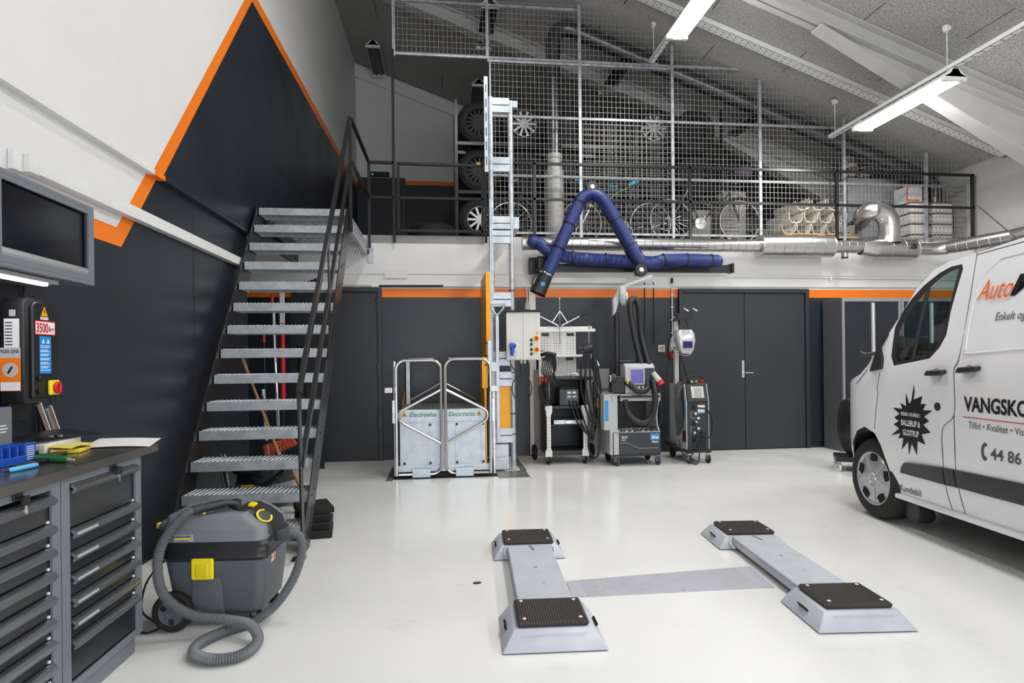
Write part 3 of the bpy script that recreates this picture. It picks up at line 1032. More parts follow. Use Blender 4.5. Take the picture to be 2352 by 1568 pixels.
g.done('plug', blue_pl, cb, bev=.003)
for x in (-.02, .02, .08):
    G().cyl((x, 0, -.04), (x, 0, 0), .016, n=10).done('gland', lgrey_pl if x > .05 else galv_d, cb)
# cable loop below
g = G()
pts = [(.93, 7.08, 1.26), (.93, 7.06, 1.14)]
for k in range(26):
    a = R(90 - k * 29)
    pts.append((.945 + .115 * math.cos(a), 7.06 + .004 * math.sin(k), .97 + .15 * math.sin(a)))
g.tube(spline(pts, 3), .006, 6)
tag(g.done('cable_loop', black_pl), 'coiled black cable hanging under the hoist control box', 'cable')
g = G()
g.tube(spline([(.80, 7.0, 1.31), (.815, 6.98, 1.24), (.86, 6.97, 1.18), (.93, 6.98, 1.16), (.98, 6.99, 1.18), (.99, 7.0, 1.22)], 5), .007, 6)
tag(g.done('plug_cable', black_pl), 'short black cable drooping from the blue plug', 'cable')
g = G()
g.tube([(1.14, 8.17, 2.28), (1.14, 8.0, 2.28), (1.14, 7.9, 2.2), (1.14, 7.9, 2.1)], .006, 6)
hc = thing('hanging_connector', 'white and blue cable connector dangling beside the control box', 'connector', (1.14, 7.9, 1.9))
g.done('cord', white_pl, hc, world=True)
G().lathe([(0, .21), (.012, .21), (.016, .16), (.032, .12), (.034, .07), (.03, .06)], n=14).done('connector_body', lgrey_pl, hc)
G().lathe([(.034, .06), (.034, 0), (.025, 0), (0, .01)], n=14).done('connector_ring', blue_pl, hc)
# ================================================================ tool cabinets on the left
CZ = R(-1.5)
CO = (-1.355, 2.95, 0)
worktop_mat = mat('dark_steel_worktop', '726E69', .24, .7, var=.10, scale=3, rvar=.08)
seal_mat = mat('label_strip', 'A0A2A5', .5)
def drawer_unit(label, y0, tops, bottom, lock_y, tagged):
    t = thing('drawer_cabinet', label, 'cabinet', Matrix.Translation(CO) @ Matrix.Rotation(CZ, 4, 'Z') @ Vector((0, y0, 0)), CZ, 'grey drawer cabinets under the worktop')
    w = .562
    b = G()
    b.box(-.56, -.012, .002, .02, .09, .888).box(-.56, -.012, w - .02, w, .09, .888).box(-.56, -.54, .02, w - .02, .09, .888)
    b.box(-.56, -.012, .02, w - .02, .09, .10).box(-.54, -.012, .02, w - .02, .868, .888)
    b.box(-.012, 0, .002, .05, .09, .888).box(-.012, 0, w - .045, w, .09, .888).box(-.012, 0, .05, w - .045, .858, .888).box(-.012, 0, .05, w - .045, .09, .118)
    b.done('body', cab_grey, t, bev=.0015)
    bx('plinth', cab_grey, t, -.54, -.03, .01, w - .01, .002, .09)
    for i, (z1, z0) in enumerate(zip(tops, tops[1:] + [bottom])):
        d = bx('drawer', cab_dark, t, -.5, -.012, .052, w - .047, z0 + .004, z1 - .002)
        h = G()
        h.prism([(-.011, 0), (.008, -.002), (.02, -.012), (.022, -.022), (.014, -.033), (.006, -.034), (.006, -.026), (.012, -.02), (.004, -.012), (-.011, -.01)], .054, w - .05, lambda u, v, k: (u, k, z1 + v))
        ho = h.done('handle', mat('drawer_handle_alu', 'A3A6AA', .27, .9, var=.05), d)
        if tagged and i in (1, 2, 3, 4, 5):
            lab = G()
            lab.prism([(.0195, -.0115), (.0222, -.021), (.0226, -.021), (.0199, -.0115)], .058, .19, lambda u, v, k: (u, k, z1 + v))
            lab.done('label_holder', seal_mat, ho)
            wd = ('TRAVEROLT', 'MOLTE SNIP', 'MOLTE SNIP', 'UNBRACO', 'TOP')[i - 1]
            lettering(wd, ink, ho, (.0206, .085, z1 - .0205), (0, 1, 0), (-.27, 0, .96), .05, .008, ext=.0012)
        if i < len(tops) - 1:
            c = G().obox((-.009, w - .056, z0 + .008), (.006, .008, .009)).done('catch', white_pl, d)
    lk = bx('lock', black_pl, t, 0, .008, lock_y - .022, lock_y + .022, .862, .887, bev=.002)
    k = G()
    k.cyl((.008, lock_y + .01, .872), (.02, lock_y + .01, .872), .003, n=8)
    k.prism([(-.016, 0), (.016, 0), (.018, -.03), (-.018, -.03)], .018, .026, lambda u, v, q: (q, lock_y + .01 + u, .872 + v))
    k.done('key', black_pl, lk)
    G().obox((.022, lock_y + .012, .828), (.003, .01, .03), (R(8), 0, 0)).done('spare_key', chrome, lk)
    return t
drawer_unit('grey drawer cabinet with labelled handles at the worktop end', -.564, [.857, .688, .603, .519, .434, .352, .276], .12, .33, True)
drawer_unit('grey drawer cabinet with nine plain shallow drawers', -1.13, [.84, .738, .656, .572, .488, .405, .330, .246, .172], .11, .34, False)
wt = thing('steel_worktop', 'dark steel worktop across both drawer cabinets', 'worktop', CO, CZ)
bx('top', worktop_mat, wt, -.585, .026, -1.6, .105, .890, .925, bev=.002)

# overhead cupboard
ov = thing('wall_cupboard', 'grey wall cupboard with black roll front above the worktop', 'cupboard', (-1.79, 2.74, 1.675))
b = G()
X0, X1, Ya, Yb, H = -.165, .16, -.42, .375, .372
b.box(X0, X1, Ya, Ya + .018, 0, H).box(X0, X1, Yb - .018, Yb, 0, H).box(X0, X1, Ya + .018, Yb - .018, 0, .018).box(X0, X1, Ya + .018, Yb - .018, H - .018, H).box(X0, X0 + .01, Ya + .018, Yb - .018, .018, H - .018)
b.box(X1 - .012, X1, Ya + .018, Ya + .18, .018, H - .018).box(X1 - .012, X1, Yb - .04, Yb - .018, .018, H - .018).box(X1 - .012, X1, Ya + .18, Yb - .04, .018, .045).box(X1 - .012, X1, Ya + .18, Yb - .04, H - .04, H - .018)
b.done('carcass', cab_grey, ov, bev=.0015)
bx('roll_front', mat('gloss_black_front', '121316', .12, var=.02), ov, X1 - .03, X1 - .022, Ya + .18, Yb - .04, .08, H - .04)
h = G()
h.prism([(0, 0), (.016, 0), (.02, .012), (.014, .03), (.0, .036)], Ya + .182, Yb - .042, lambda u, v, k: (X1 - .022 + u, k, .045 + v))
h.done('pull_bar', alu, ov)
ls = thing('led_strip_light', 'glowing white strip light under the wall cupboard', 'light', (-1.70, 2.62, 1.665))
bx('rail', alu, ls, -.035, .035, -.55, .28, -.012, .006)
bx('diffuser', mat('led_diffuser', 'FFF0FF', .4, emit=9, var=.005), ls, -.012, .012, -.54, .25, -.022, -.012, bev=.004)

pp = thing('perforated_panel', 'black perforated tool panel behind the worktop', 'panel', (-1.84, 2.45, .925))
bx('sheet', black_pl, pp, -.01, .01, -.5, .33, 0, .72, bev=.003)
g = G()
for i in range(15):
    for j in range(18):
        y_, z_ = -.42 + i * .05, .03 + j * .038
        g.box(.01, .0108, y_ - .008, y_ + .008, z_ - .008, z_ + .008)
g.done('holes', mat('hole_black', '050505', .9), pp, smooth=False)['kind'] = 'stuff'
G().tube(spline([(.01, .16, .60), (.05, .17, .605), (.07, .18, .615), (.08, .185, .63)], 4), .006, 6).done('hook', chrome, pp)

# lift control box
lb = thing('lift_control_box', 'black lift control box with weight sticker and red switch', 'control box', (-1.755, 2.85, 1.14))
g = G()
fx = .045
prof = [(-.105, 0), (.105, 0), (.105, .40), (.075, .445), (-.075, .445), (-.105, .43)]
g.prism(prof, -.05, fx, lambda u, v, k: (k, u, v))
g.done('body', black_pl, lb, bev=.008, seg=2)
g = G()
g.prism([(-.075, .02), (.092, .02), (.092, .392), (.066, .43), (-.055, .43), (-.075, .41)], fx, fx + .014, lambda u, v, k: (k, u, v))
g.done('cover', black_pl, lb, bev=.005)
F = fx + .0145
def sticker(nm, mt_, y0_, y1_, z0_, z1_):
    return bx(nm, mt_, lb, F, F + .001, y0_, y1_, z0_, z1_)
w35 = sticker('weight_sticker', red_pl, -.063, .072, .290, .352)
bx('sticker_face', white_pl, w35, F + .001, F + .0014, -.059, .068, .295, .347)
lettering('3500', red_pl, w35, (F + .0015, -.055, .300), (0, 1, 0), (0, 0, 1), .078, .042, bold=.02)
lettering('kg', red_pl, w35, (F + .0015, .028, .298), (0, 1, 0), (0, 0, 1), .034, .032, bold=.02)
ws = G().prism([(-.022, .372), (.022, .372), (0, .415)], F, F + .001, lambda u, v, k: (k, u, v)).done('warning_triangle', yellow_p, lb)
G().prism([(.002, .405), (-.006, .388), (.001, .389), (-.003, .377), (.007, .392), (.001, .391)], F + .001, F + .0014, lambda u, v, k: (k, u, v)).done('bolt_symbol', ink, ws)
sticker('small_label', white_pl, -.026, .026, .356, .368)
lettering('400 V / 3 N', red_pl, lb, (F + .0012, -.022, .359), (0, 1, 0), (0, 0, 1), .044, .006)
bs = sticker('blue_notice', mat('sky_blue_print', '1E86D6', .4), -.034, .042, .125, .285)
for s_ in (-.02, .012):
    G().prism([(s_, .255), (s_ + .02, .255), (s_ + .01, .276)], F + .001, F + .0014, lambda u, v, k: (k, u, v)).done('notice_triangle', white_pl, bs)
for k, z_ in enumerate((.244, .237, .225, .219, .208, .202, .19, .184, .172, .166, .155, .149, .139)):
    bx('text_line', white_ink, bs, F + .001, F + .0014, -.030, .036 - .008 * (k % 3), z_ - .0014, z_ + .0014)
sw = bx('switch_plate', yellow_pl, lb, F, F + .018, .012, .078, .030, .095, bev=.006)
G().cyl((F + .018, .048, .062), (F + .03, .048, .062), .027, .025, n=18).done('rotary_knob', red_pl, sw, bev=.004)
G().obox((F + .033, .048, .062), (.012, .012, .05)).done('knob_grip', red_pl, sw, bev=.004)
for z_ in (.05, .105):
    G().cyl((F, -.045, z_), (F + .012, -.045, z_), .011, n=12).done('push_button', black_pl, lb, bev=.002)
# near side stickers
NY = -.1055
def nstick(nm, mt_, x0_, x1_, z0_, z1_, par=None, e=0):
    return bx(nm, mt_, par or lb, x0_, x1_, NY - .001 - e, NY - e, z0_, z1_)
nstick('rating_label', white_pl, -.032, .026, .235, .355)
for k in range(8):
    nstick('rating_line', ink, -.028, .0, .245 + k * .013, .249 + k * .013, e=.001)
nstick('bin_label', lgrey_pl, -.012, .012, .365, .392)
fo = nstick('orange_notice', orange_p, -.048, .030, .055, .235)
nstick('notice_head', lgrey_pl, -.048, .030, .192, .235, fo, .001)
lettering('FLEX ONE', ink, fo, (-.043, NY - .002, .212), (1, 0, 0), (0, 0, 1), .068, .014, bold=.02)
nstick('notice_foot', white_pl, -.046, .028, .057, .092, fo, .001)
G().cyl((-.009, NY - .001, .142), (-.009, NY - .003, .142), .03, n=22).done('dial', lgrey_pl, fo)
G().obox((-.009, NY - .0035, .142), (.008, .001, .032), (0, R(30), 0)).done('dial_mark', ink, fo)
bx('mounting_rail', black_steel, lb, -.19, -.05, -.05, .06, -.08, .40, bev=.003)
g = G()
g.tube(spline([(wx(3.1) + .012, 3.12, 1.70), (wx(3.1) + .01, 3.11, 1.5), (wx(3.1) + .01, 3.18, 1.3), (wx(3.2) + .01, 3.2, 1.1), (wx(3.2) + .01, 3.22, .93)], 5), .006, 6)
tag(g.done('wall_cable', black_pl), 'thin black cable running down the dark wall to the worktop', 'cable')

# cable trunking along the wall
tk = thing('cable_trunking', 'white cable trunking running along the left wall to the stairs', 'trunking', (wx(4.5), 4.5, 2.21))
G().prism([(0, 0), (.055, 0), (.055, .075), (0, .075)], 3.16, 6.12, lambda u, v, k: (wx(k) + u + .004, k, 2.21 + v)).done('duct', white_steel, tk, world=True, bev=.002)
bx('end_joint', white_steel, tk, wx(3.1), wx(3.1) + .06, 3.09, 3.158, 2.205, 2.29, world=True, bev=.002)
bx('end_cap', white_steel, tk, wx(3.1), wx(3.1) + .03, 3.03, 3.088, 2.2, 2.295, world=True, bev=.002)

# ---------------------------------------------------------------- on the worktop
Z = .926
def sheet_mesh(name, mt_, corners, z, curl, label, cat, n=8):
    g = G()
    A, B, Cc, D = [Vector((*c, 0)) for c in corners]
    V = [[None] * (n + 1) for _ in range(n + 1)]
    for i in range(n + 1):
        for j in range(n + 1):
            p = A.lerp(B, i / n).lerp(D.lerp(Cc, i / n), j / n)
            V[i][j] = g.b.verts.new((p.x, p.y, z + curl(i / n, j / n)))
    for i in range(n):
        for j in range(n):
            g.b.faces.new((V[i][j], V[i + 1][j], V[i + 1][j + 1], V[i][j + 1]))
    r = bmesh.ops.extrude_face_region(g.b, geom=list(g.b.faces))
    for v in r['geom']:
        if isinstance(v, bmesh.types.BMVert):
            v.co.z -= .0008
    return tag(g.done(name, mt_), label, cat)
sheet_mesh('paper_sheet', paper, [(-1.60, 2.93), (-1.31, 2.93), (-1.35, 3.14), (-1.66, 3.20)], Z + .002, lambda a, b: .012 * b * (1 - a) + .006 * math.sin(3 * a) + .012 * a * a * b, 'loose white paper sheet curling over the worktop corner', 'paper')
gb = thing('grey_carton', 'grey carton with white label standing on the worktop', 'box', (-1.70, 2.50, .992), R(0))
bx('carton', mat('grey_card', '6C6E72', .55), gb, -.105, .02, -.26, .12, 0, .145, bev=.002)
bx('flap', mat('violet_card', '5A4FA0', .5), gb, -.10, .018, -.25, .115, .145, .147)
bx('label', white_pl, gb, .02, .021, -.20, .02, .03, .08)
for k in range(3):
    bx('print_line', white_ink, gb, .02, .0208, .05, .085 + .008 * (k % 2), .05 + k * .012, .054 + k * .012)
tag(bx('carton_support', mat('pale_folder', 'DAD7CE', .7), None, -1.825, -1.70, 2.2, 2.56, Z, Z + .065, bev=.002), 'pale stack of documents lying under the grey carton', 'documents')
bb = thing('blue_bit_case', 'open blue plastic bit case on the worktop', 'case', (-1.64, 2.50, Z), R(-8))
b = G()
b.box(-.05, .05, -.12, .10, 0, .008).box(-.05, -.044, -.12, .10, .008, .072).box(.044, .05, -.12, .10, .008, .03)
for k in range(7):
    b.box(-.044, .044, -.12 + k * .035, -.114 + k * .035, .008, .07)
b.box(.02, .05, .05, .10, .008, .075)
b.done('frame', blue_pl, bb, bev=.002)
for k in range(7):
    bx('print_line', white_ink, bb, .05, .0506, .055, .09, .012 + k * .008, .015 + k * .008)
tp = thing('tape_roll', 'pale blue tape roll leaning on the bit case', 'tape', (-1.60, 2.28, Z), R(20))
G().lathe([(.018, -.01), (.03, -.01), (.03, .01), (.018, .01)], (0, 0, .03), (1, .2, 0), 20, closed=True).done('ring', mat('pale_blue_plastic', '9CC9DC', .35), tp)
def folder(label, x, y, z, sx, sy, sz, rz, mt_, name='folder'):
    g = G()
    g.obox((0, 0, sz / 2), (sx, sy, sz))
    o = g.done(name, mt_, None, bev=min(.003, sz * .3))
    o.location, o.rotation_euler = (x, y, z), (0, 0, rz)
    return tag(o, label, 'documents')
folder('thick white paper pile bulging under the black folder', -1.74, 2.92, Z, .15, .30, .040, R(4), mat('cream_paper', 'DDD9CF', .8), 'paper_pile')
sheet_mesh('black_folder', mat('black_film', '222226', .35), [(-1.82, 2.74), (-1.68, 2.70), (-1.63, 3.20), (-1.82, 3.26)], Z + .05, lambda a, b: .014 * math.sin(3 * b + a) - .012 * a * (b > .6) + .008, 'crumpled black plastic folder on top of the paper pile', 'folder')
folder('flat white booklet behind the grey carton', -1.77, 2.665, Z + .022, .07, .11, .006, R(15), paper, 'booklet')
sheet_mesh('yellow_note_pad', mat('yellow_paper', 'EBDC6F', .75), [(-1.655, 2.80), (-1.53, 2.74), (-1.54, 2.94), (-1.655, 2.99)], Z + .026, lambda a, b: .005 * math.sin(6 * b), 'yellow paper sheet lying across the worktop papers', 'paper')
folder('yellow note block under the loose yellow sheet', -1.595, 2.85, Z, .11, .14, .016, R(12), mat('yellow_paper2', 'E6CE45', .7), 'note_block')
folder('long black rule case beside the yellow notes', -1.71, 2.665, Z, .08, .19, .02, R(-2), black_pl, 'rule_case')
def pen(name, label, cat, p, q_, r, mt_, tip):
    p, q_ = Vector(p), Vector(q_)
    t = thing(name, label, cat, p)
    d = q_ - p
    L = d.length
    g = G()
    g.lathe([(0, 0), (r * .8, .001), (r, L * .06), (r, L * .75), (r * .75, L * .86), (0, L * .865)], (0, 0, 0), d, 12)
    g.done('barrel', mt_, t)
    G().lathe([(r * .72, L * .86), (r * .25, L * .99), (0, L)], (0, 0, 0), d, 10).done('tip', tip, t)
    return t
green_pl = mat('green_plastic', '1B6B33', .3)
pen('green_marker', 'dark green screwdriver lying in front on the worktop', 'tool', (-1.60, 2.60, Z + .013), (-1.385, 2.50, Z + .012), .012, green_pl, alu)
pen('green_marker', 'second dark green screwdriver lying behind the first', 'tool', (-1.60, 2.645, Z + .011), (-1.43, 2.555, Z + .011), .010, green_pl, alu)
pen('cyan_pen', 'sky blue pen with black tip on the worktop edge', 'pen', (-1.475, 2.43, Z + .010), (-1.505, 2.30, Z + .008), .009, mat('sky_blue_plastic', '58B7E6', .35), black_pl)
kn = thing('utility_knife', 'black utility knife lying beside the bit case', 'knife', (-1.52, 2.47, Z), R(80))
G().prz([(-.08, -.012), (.05, -.012), (.075, -.006), (.08, .006), (.06, .013), (-.08, .010)], 0, .016).done('handle', black_pl, kn, bev=.003)
bx('blade', chrome, kn, -.12, -.08, -.006, .006, .006, .008)
folder('brown leather wallet under the green screwdrivers', -1.60, 2.70, Z, .05, .15, .011, R(-10), mat('brown_leather', '4A382F', .6), 'wallet')
for lbn, xx, yy, mm_ in (('tall ring-bound catalogue leaning on the wall by the worktop', -1.885, 3.16, .19), ('narrow ring-bound booklet leaning beside the catalogue', -1.88, 3.225, .17)):
    t = thing('ring_binder', lbn, 'book', (xx, yy, Z + .008))
    c = G()
    c.obox((0, 0, mm_ / 2), (.012, .035, mm_), (R(22), R(-4), 0))
    c.done('pages', paper, t)
    G().obox((.004, -.012, mm_ / 2 + .001), (.014, .03, mm_ * .99), (R(22), R(-4), 0)).done('spine', chrome, t)
# ================================================================ vacuum cleaner
def loft(g, rings, cap=True, n=5):
    """rings: (z, x0, x1, y0, y1, r)"""
    L = []
    for z, x0, x1, y0, y1, r in rings:
        L.append([g.b.verts.new((x, y, z)) for x, y in rrect(x0, x1, y0, y1, r, n)])
    for A, B in zip(L, L[1:]):
        k = len(A)
        for i in range(k):
            g.b.faces.new((A[i], A[(i + 1) % k], B[(i + 1) % k], B[i]))
    if cap:
        g.b.faces.new(L[0][::-1])
        g.b.faces.new(L[-1])
    return g
def corrugated(g, pts, r, pitch, amp, n=10, k=8):
    P = spline(pts, k)
    out, rad = [], []
    acc, phase = 0, 0
    # resample at half pitch
    i = 0
    seg = [(P[j + 1] - P[j]).length for j in range(len(P) - 1)]
    total = sum(seg)
    m = int(total / (pitch / 2))
    d, j, base = 0, 0, 0
    for s in range(m + 1):
        t = s * total / m
        while j < len(seg) - 1 and base + seg[j] < t:
            base += seg[j]
            j += 1
        out.append(P[j].lerp(P[j + 1], min(1, (t - base) / seg[j])))
        rad.append(r + (amp if s % 2 else -amp))
    return g.tube(out, rad, n)
vc = thing('vacuum_cleaner', 'grey wet and dry vacuum cleaner with coiled hose beside the stairs', 'vacuum cleaner', (-1.115, 3.335, 0), R(-4))
vdark = mat('vac_dark_grey', '52575C', .5, var=.05, bump=.06, bscale=150)
vlight = mat('vac_grey', '74797E', .5, var=.04, bump=.06, bscale=150)
vband = mat('vac_black', '1E1F23', .4, var=.06)
g = loft(G(), [(.055, -.17, .215, -.15, .15, .04), (.075, -.195, .235, -.168, .168, .045), (.2, -.215, .25, -.181, .181, .05), (.335, -.235, .262, -.19, .19, .05)])
tub = g.done('tub', vdark, vc)
g = loft(G(), [(.06, -.10, .06, -.19, -.17, .005), (.24, -.09, .05, -.196, -.17, .005), (.25, -.08, .04, -.19, -.17, .005)])
g.done('tub_recess_panel', vdark, tub)
g = loft(G(), [(.33, -.238, .265, -.192, .192, .05), (.345, -.243, .272, -.198, .198, .05), (.36, -.240, .268, -.194, .194, .05), (.375, -.243, .272, -.198, .198, .05), (.39, -.240, .268, -.194, .194, .05), (.405, -.243, .272, -.198, .198, .05), (.425, -.238, .262, -.19, .19, .05)])
bd = g.done('motor_band', vband, vc)
g = loft(G(), [(.42, -.238, .258, -.19, .19, .05), (.50, -.237, .246, -.187, .187, .045), (.505, -.234, .243, -.183, .183, .045), (.56, -.230, .185, -.176, .176, .04), (.585, -.226, .155, -.168, .168, .035), (.593, -.216, .145, -.158, .158, .03)])
hd = g.done('head', vlight, vc)
g = loft(G(), [(.44, .16, .272, -.12, .12, .03), (.5, .15, .255, -.12, .12, .03), (.56, .12, .205, -.115, .115, .03), (.60, .08, .15, -.10, .10, .025)])
g.done('front_cover', vband, hd)
for y0_ in (-.08, .02):
    g = loft(G(), [(.592, -.10, .06, y0_, y0_ + .05, .02), (.606, -.09, .05, y0_ + .006, y0_ + .044, .018)])
    g.done('top_grip', vdark, hd)
ax = Vector((.75, -.28, .6)).normalized()
kp = Vector((.205, -.075, .54))
G().lathe([(.048, -.01), (.05, .01), (.045, .022), (0, .024)], kp, ax, 22).done('dial', vband, hd)
rg = G()
u_ = ax.orthogonal().normalized()
v_ = ax.cross(u_)
rg.tube([kp + ax * .022 + (u_ * math.cos(a) + v_ * math.sin(a)) * .043 for a in [R(18 * k) for k in range(17)]], .006, 8)
rg.done('dial_ring', yellow_pl, hd)
G().obox((.145, -.03, .615), (.035, .05, .022), (0, R(20), 0)).done('power_switch', yellow_pl, hd, bev=.004)
G().cyl((.045, -.03, .59), (.07, -.045, .648), .025, n=16, caps=True).done('accessory_tube', black_pl, vc)
lt = bx('latch', yellow_pl, vc, -.088, .018, -.212, -.194, .245, .348, bev=.006)
g = loft(G(), [(0, -.03, .03, -.04, .025, .008), (.004, -.026, .026, -.036, .021, .006)])
g.b.transform(Matrix.Translation((-.035, -.213, .30)) @ Matrix.Rotation(R(90), 4, 'X'))
g.done('latch_recess', mat('yellow_shade_plastic', 'DCC514', .45), lt)
lp = bx('badge', mat('silver_badge', 'B9BBBD', .35, .4), vc, -.178, -.085, -.1935, -.186, .432, .478, bev=.001)
bx('badge_stripe', yellow_pl, lp, -.175, -.093, -.1945, -.1935, .447, .455)
lettering('KÄRCHER', ink, lp, (-.175, -.194, .458), (1, 0, 0), (0, 0, 1), .082, .015, bold=.02)
lettering('Professional', ink, lp, (-.158, -.194, .436), (1, 0, 0), (0, 0, 1), .052, .008)
for sgn in (-1, 1):
    w_ = G()
    c_ = Vector((-.175, sgn * .205, .095))
    w_.lathe([(.062, -.026), (.088, -.026), (.095, -.016), (.095, .016), (.088, .026), (.062, .026)], c_, (0, 1, 0), 28, closed=True)
    wo = w_.done('wheel', rubber, vc)
    h_ = G()
    h_.lathe([(0, -.016), (.02, -.016), (.024, -.022), (.056, -.018), (.064, -.022), (.064, .02), (0, .02)], c_, (0, 1, 0), 28)
    h_.done('hub', mat('vac_hub', '4F565E', .5), wo)
    for k in range(3):
        a = R(120 * k + 30)
        G().obox(c_ + Vector((.043 * math.cos(a), -.021, .043 * math.sin(a))), (.026, .004, .022), (0, -a, 0)).done('spoke_gap', black_pl, wo)
    caster(vc, .19, sgn * .12, .036, rubber, 'caster', R(70))
g = G()
g.cyl((.262, -.01, .40), (.30, -.02, .405), .03, .032, n=16)
g.cyl((.30, -.02, .405), (.345, -.03, .415), .036, n=16)
g.done('suction_port', vdark, vc)
g = G()
g.tube(spline([(-.235, -.10, .50), (-.28, -.10, .505), (-.29, 0, .51), (-.28, .10, .505), (-.235, .10, .50)], 5), .018, 10)
g.done('push_handle', vdark, vc)
for y_ in (-.10, .10):
    G().obox((-.292, y_, .512), (.014, .03, .035)).done('handle_clip', yellow_pl, vc, bev=.003)
bx('cord_hook', yellow_pl, vc, -.272, -.243, -.12, -.09, .33, .352, bev=.003)
bx('side_sticker', mat('white_red_label', 'E8D9D4', .5, col2='C8443C', thr=(.45, .5), scale=60), vc, .258, .262, -.10, -.04, .29, .335)
hose_mat = mat('grey_hose', '6C6F73', .45, var=.04)
g = G()
corrugated(g, [(-1.17, 3.18, .645), (-1.235, 3.12, .62), (-1.30, 3.06, .50), (-1.325, 3.03, .357), (-1.29, 3.02, .215), (-1.17, 3.03, .115), (-1.02, 3.03, .085), (-.90, 2.99, .07), (-.84, 2.90, .035), (-.87, 2.785, .028), (-.98, 2.755, .028), (-1.085, 2.82, .028), (-1.10, 2.93, .028), (-1.02, 3.05, .028), (-.92, 3.12, .035), (-.83, 3.18, .09), (-.755, 3.22, .20), (-.72, 3.25, .32), (-.735, 3.27, .40), (-.785, 3.28, .425)], .0222, .0105, .0030, 12)
hs = g.done('hose', hose_mat, vc, world=True, ang=60)
g = G()
g.cyl((-1.21, 3.145, .632), (-1.10, 3.24, .645), .029, .027, n=16)
g.tube(spline([(-1.10, 3.24, .645), (-1.07, 3.26, .64), (-1.05, 3.275, .625), (-1.04, 3.28, .60)], 4), .022, 12)
g.b.transform(vc.matrix_basis.inverted())
g.done('hose_cuff', vband, hs)
g = G().cyl((-1.175, 3.172, .609), (-1.165, 3.178, .609), .012, n=8)
g.b.transform(vc.matrix_basis.inverted())
g.done('cuff_clip', yellow_pl, hs)
def squash(o):
    if o.type == 'MESH':
        for v in o.data.vertices:
            if v.co.z > .42:
                v.co.z = .42 + (v.co.z - .42) * .76
    for c in o.children:
        squash(c)
squash(vc)
g = G()
g.tube(spline([(-1.36, 3.35, .30), (-1.43, 3.32, .28), (-1.50, 3.3, .18), (-1.52, 3.3, .05), (-1.44, 3.25, .008), (-1.38, 3.18, .007), (-1.42, 3.12, .007), (-1.50, 3.2, .007), (-1.56, 3.35, .007), (-1.7, 3.5, .007)], 6), .005, 6)
tag(g.done('power_cord', black_pl), 'black power cord lying on the floor behind the grey vacuum', 'cord')

# ================================================================ under the stairs
v2 = thing('barrel_vacuum', 'large black barrel vacuum with wound hose under the stairs', 'vacuum cleaner', (-1.48, 5.38, 0))
G().lathe([(0, .10), (.19, .10), (.205, .13), (.215, .30), (.21, .305), (0, .305)], n=28).done('tub', mat('vac2_grey', '33363A', .45), v2)
G().lathe([(.215, .30), (.225, .31), (.225, .36), (.21, .38), (.20, .46), (.15, .50), (0, .505)], n=28).done('head', vband, v2)
G().lathe([(.235, .27), (.238, .28), (.238, .30), (.235, .31)], n=28).done('rim', vlight, v2)
bx('latch', yellow_pl, v2, -.13, -.03, -.243, -.22, .245, .315, bev=.005)
for x_ in (-.16, .17):
    bx('clip', yellow_pl, v2, x_ - .02, x_ + .02, -.12, -.08, .50, .53, bev=.006)
g = G()
ps = []
for k in range(40):
    a = k * 2 * PI / 20 + .6
    ps.append((.235 * math.cos(a), .235 * math.sin(a), .42 + .03 * math.sin(a * 1.3) + .0016 * k))
ps += [(.20, -.22, .40), (.05, -.25, .30), (-.06, -.255, .26)]
corrugated(g, ps, .022, .012, .002, 8, 3)
g.done('hose', black_pl, v2, ang=60)
g = G()
for k in range(5):
    a = R(72 * k + 20)
    g.bar((0, 0, .09), (.27 * math.cos(a), .27 * math.sin(a), .085), .05, .03)
g.done('dolly', vlight, v2, bev=.006)
for k in range(5):
    a = R(72 * k + 20)
    caster(v2, .25 * math.cos(a), .25 * math.sin(a), .032, rubber, 'caster', a)
for x_, y_ in ((-.26, -.16), (-.225, -.17)):
    G().cyl((x_ - .03, y_, .36), (x_ + .02, y_, .10), .014, n=10).done('wand', chrome, v2)
    G().cyl((x_ - .055, y_, .56), (x_ - .03, y_, .36), .014, n=10).done('wand', chrome, v2)
def pole(name, label, cat, p, q_, r, mt_, parts=()):
    t = thing(name, label, cat, q_)
    G().cyl(Vector(p) - Vector(q_), (0, 0, 0), r, n=10).done('handle', mt_, t)
    for nm, a, b, rr, mm_ in parts:
        d = Vector(p) - Vector(q_)
        G().cyl(d * a, d * b, rr, n=10).done(nm, mm_, t)
    return t
pole('broom_handle', 'long wooden broom stick leaning under the stairs', 'broom', (-1.80, 5.78, 1.40), (-1.30, 5.72, .02), .013, wood, [('ferrule', 0, .05, .016, galv_d)])
pole('rake_handle', 'black pole with red grip standing under the stairs', 'pole', (-1.78, 6.45, 1.62), (-1.74, 6.40, .01), .010, black_pl, [('grip', .93, 1.0, .014, red_pl)])
pole('steel_tube', 'bright steel tube standing upright under the stairs', 'tube', (-1.72, 6.6, 1.86), (-1.66, 6.55, .01), .016, alu)
pole('steel_tube', 'thinner steel tube standing beside the red prop', 'tube', (-1.60, 6.2, 1.30), (-1.55, 6.2, .01), .011, chrome)
pole('steel_tube', 'short thick steel tube behind the thinner tube', 'tube', (-1.68, 6.05, 1.05), (-1.62, 6.05, .01), .018, alu)
rp_ = thing('telescopic_prop', 'red and white telescopic prop standing under the stairs', 'prop', (-1.62, 6.55, 0))
G().cyl((0, 0, .9), (0, 0, 1.62), .024, n=12).done('outer_tube', red_pl, rp_)
bx('scale_board', white_pl, rp_, -.022, .022, -.012, .012, 1.62, 2.15)
bx('scale_mark', orange_p, rp_, -.0225, .0225, -.0125, .0125, 1.70, 1.712)
G().cyl((0, 0, .01), (0, 0, .9), .013, n=10).done('inner_tube', black_pl, rp_)
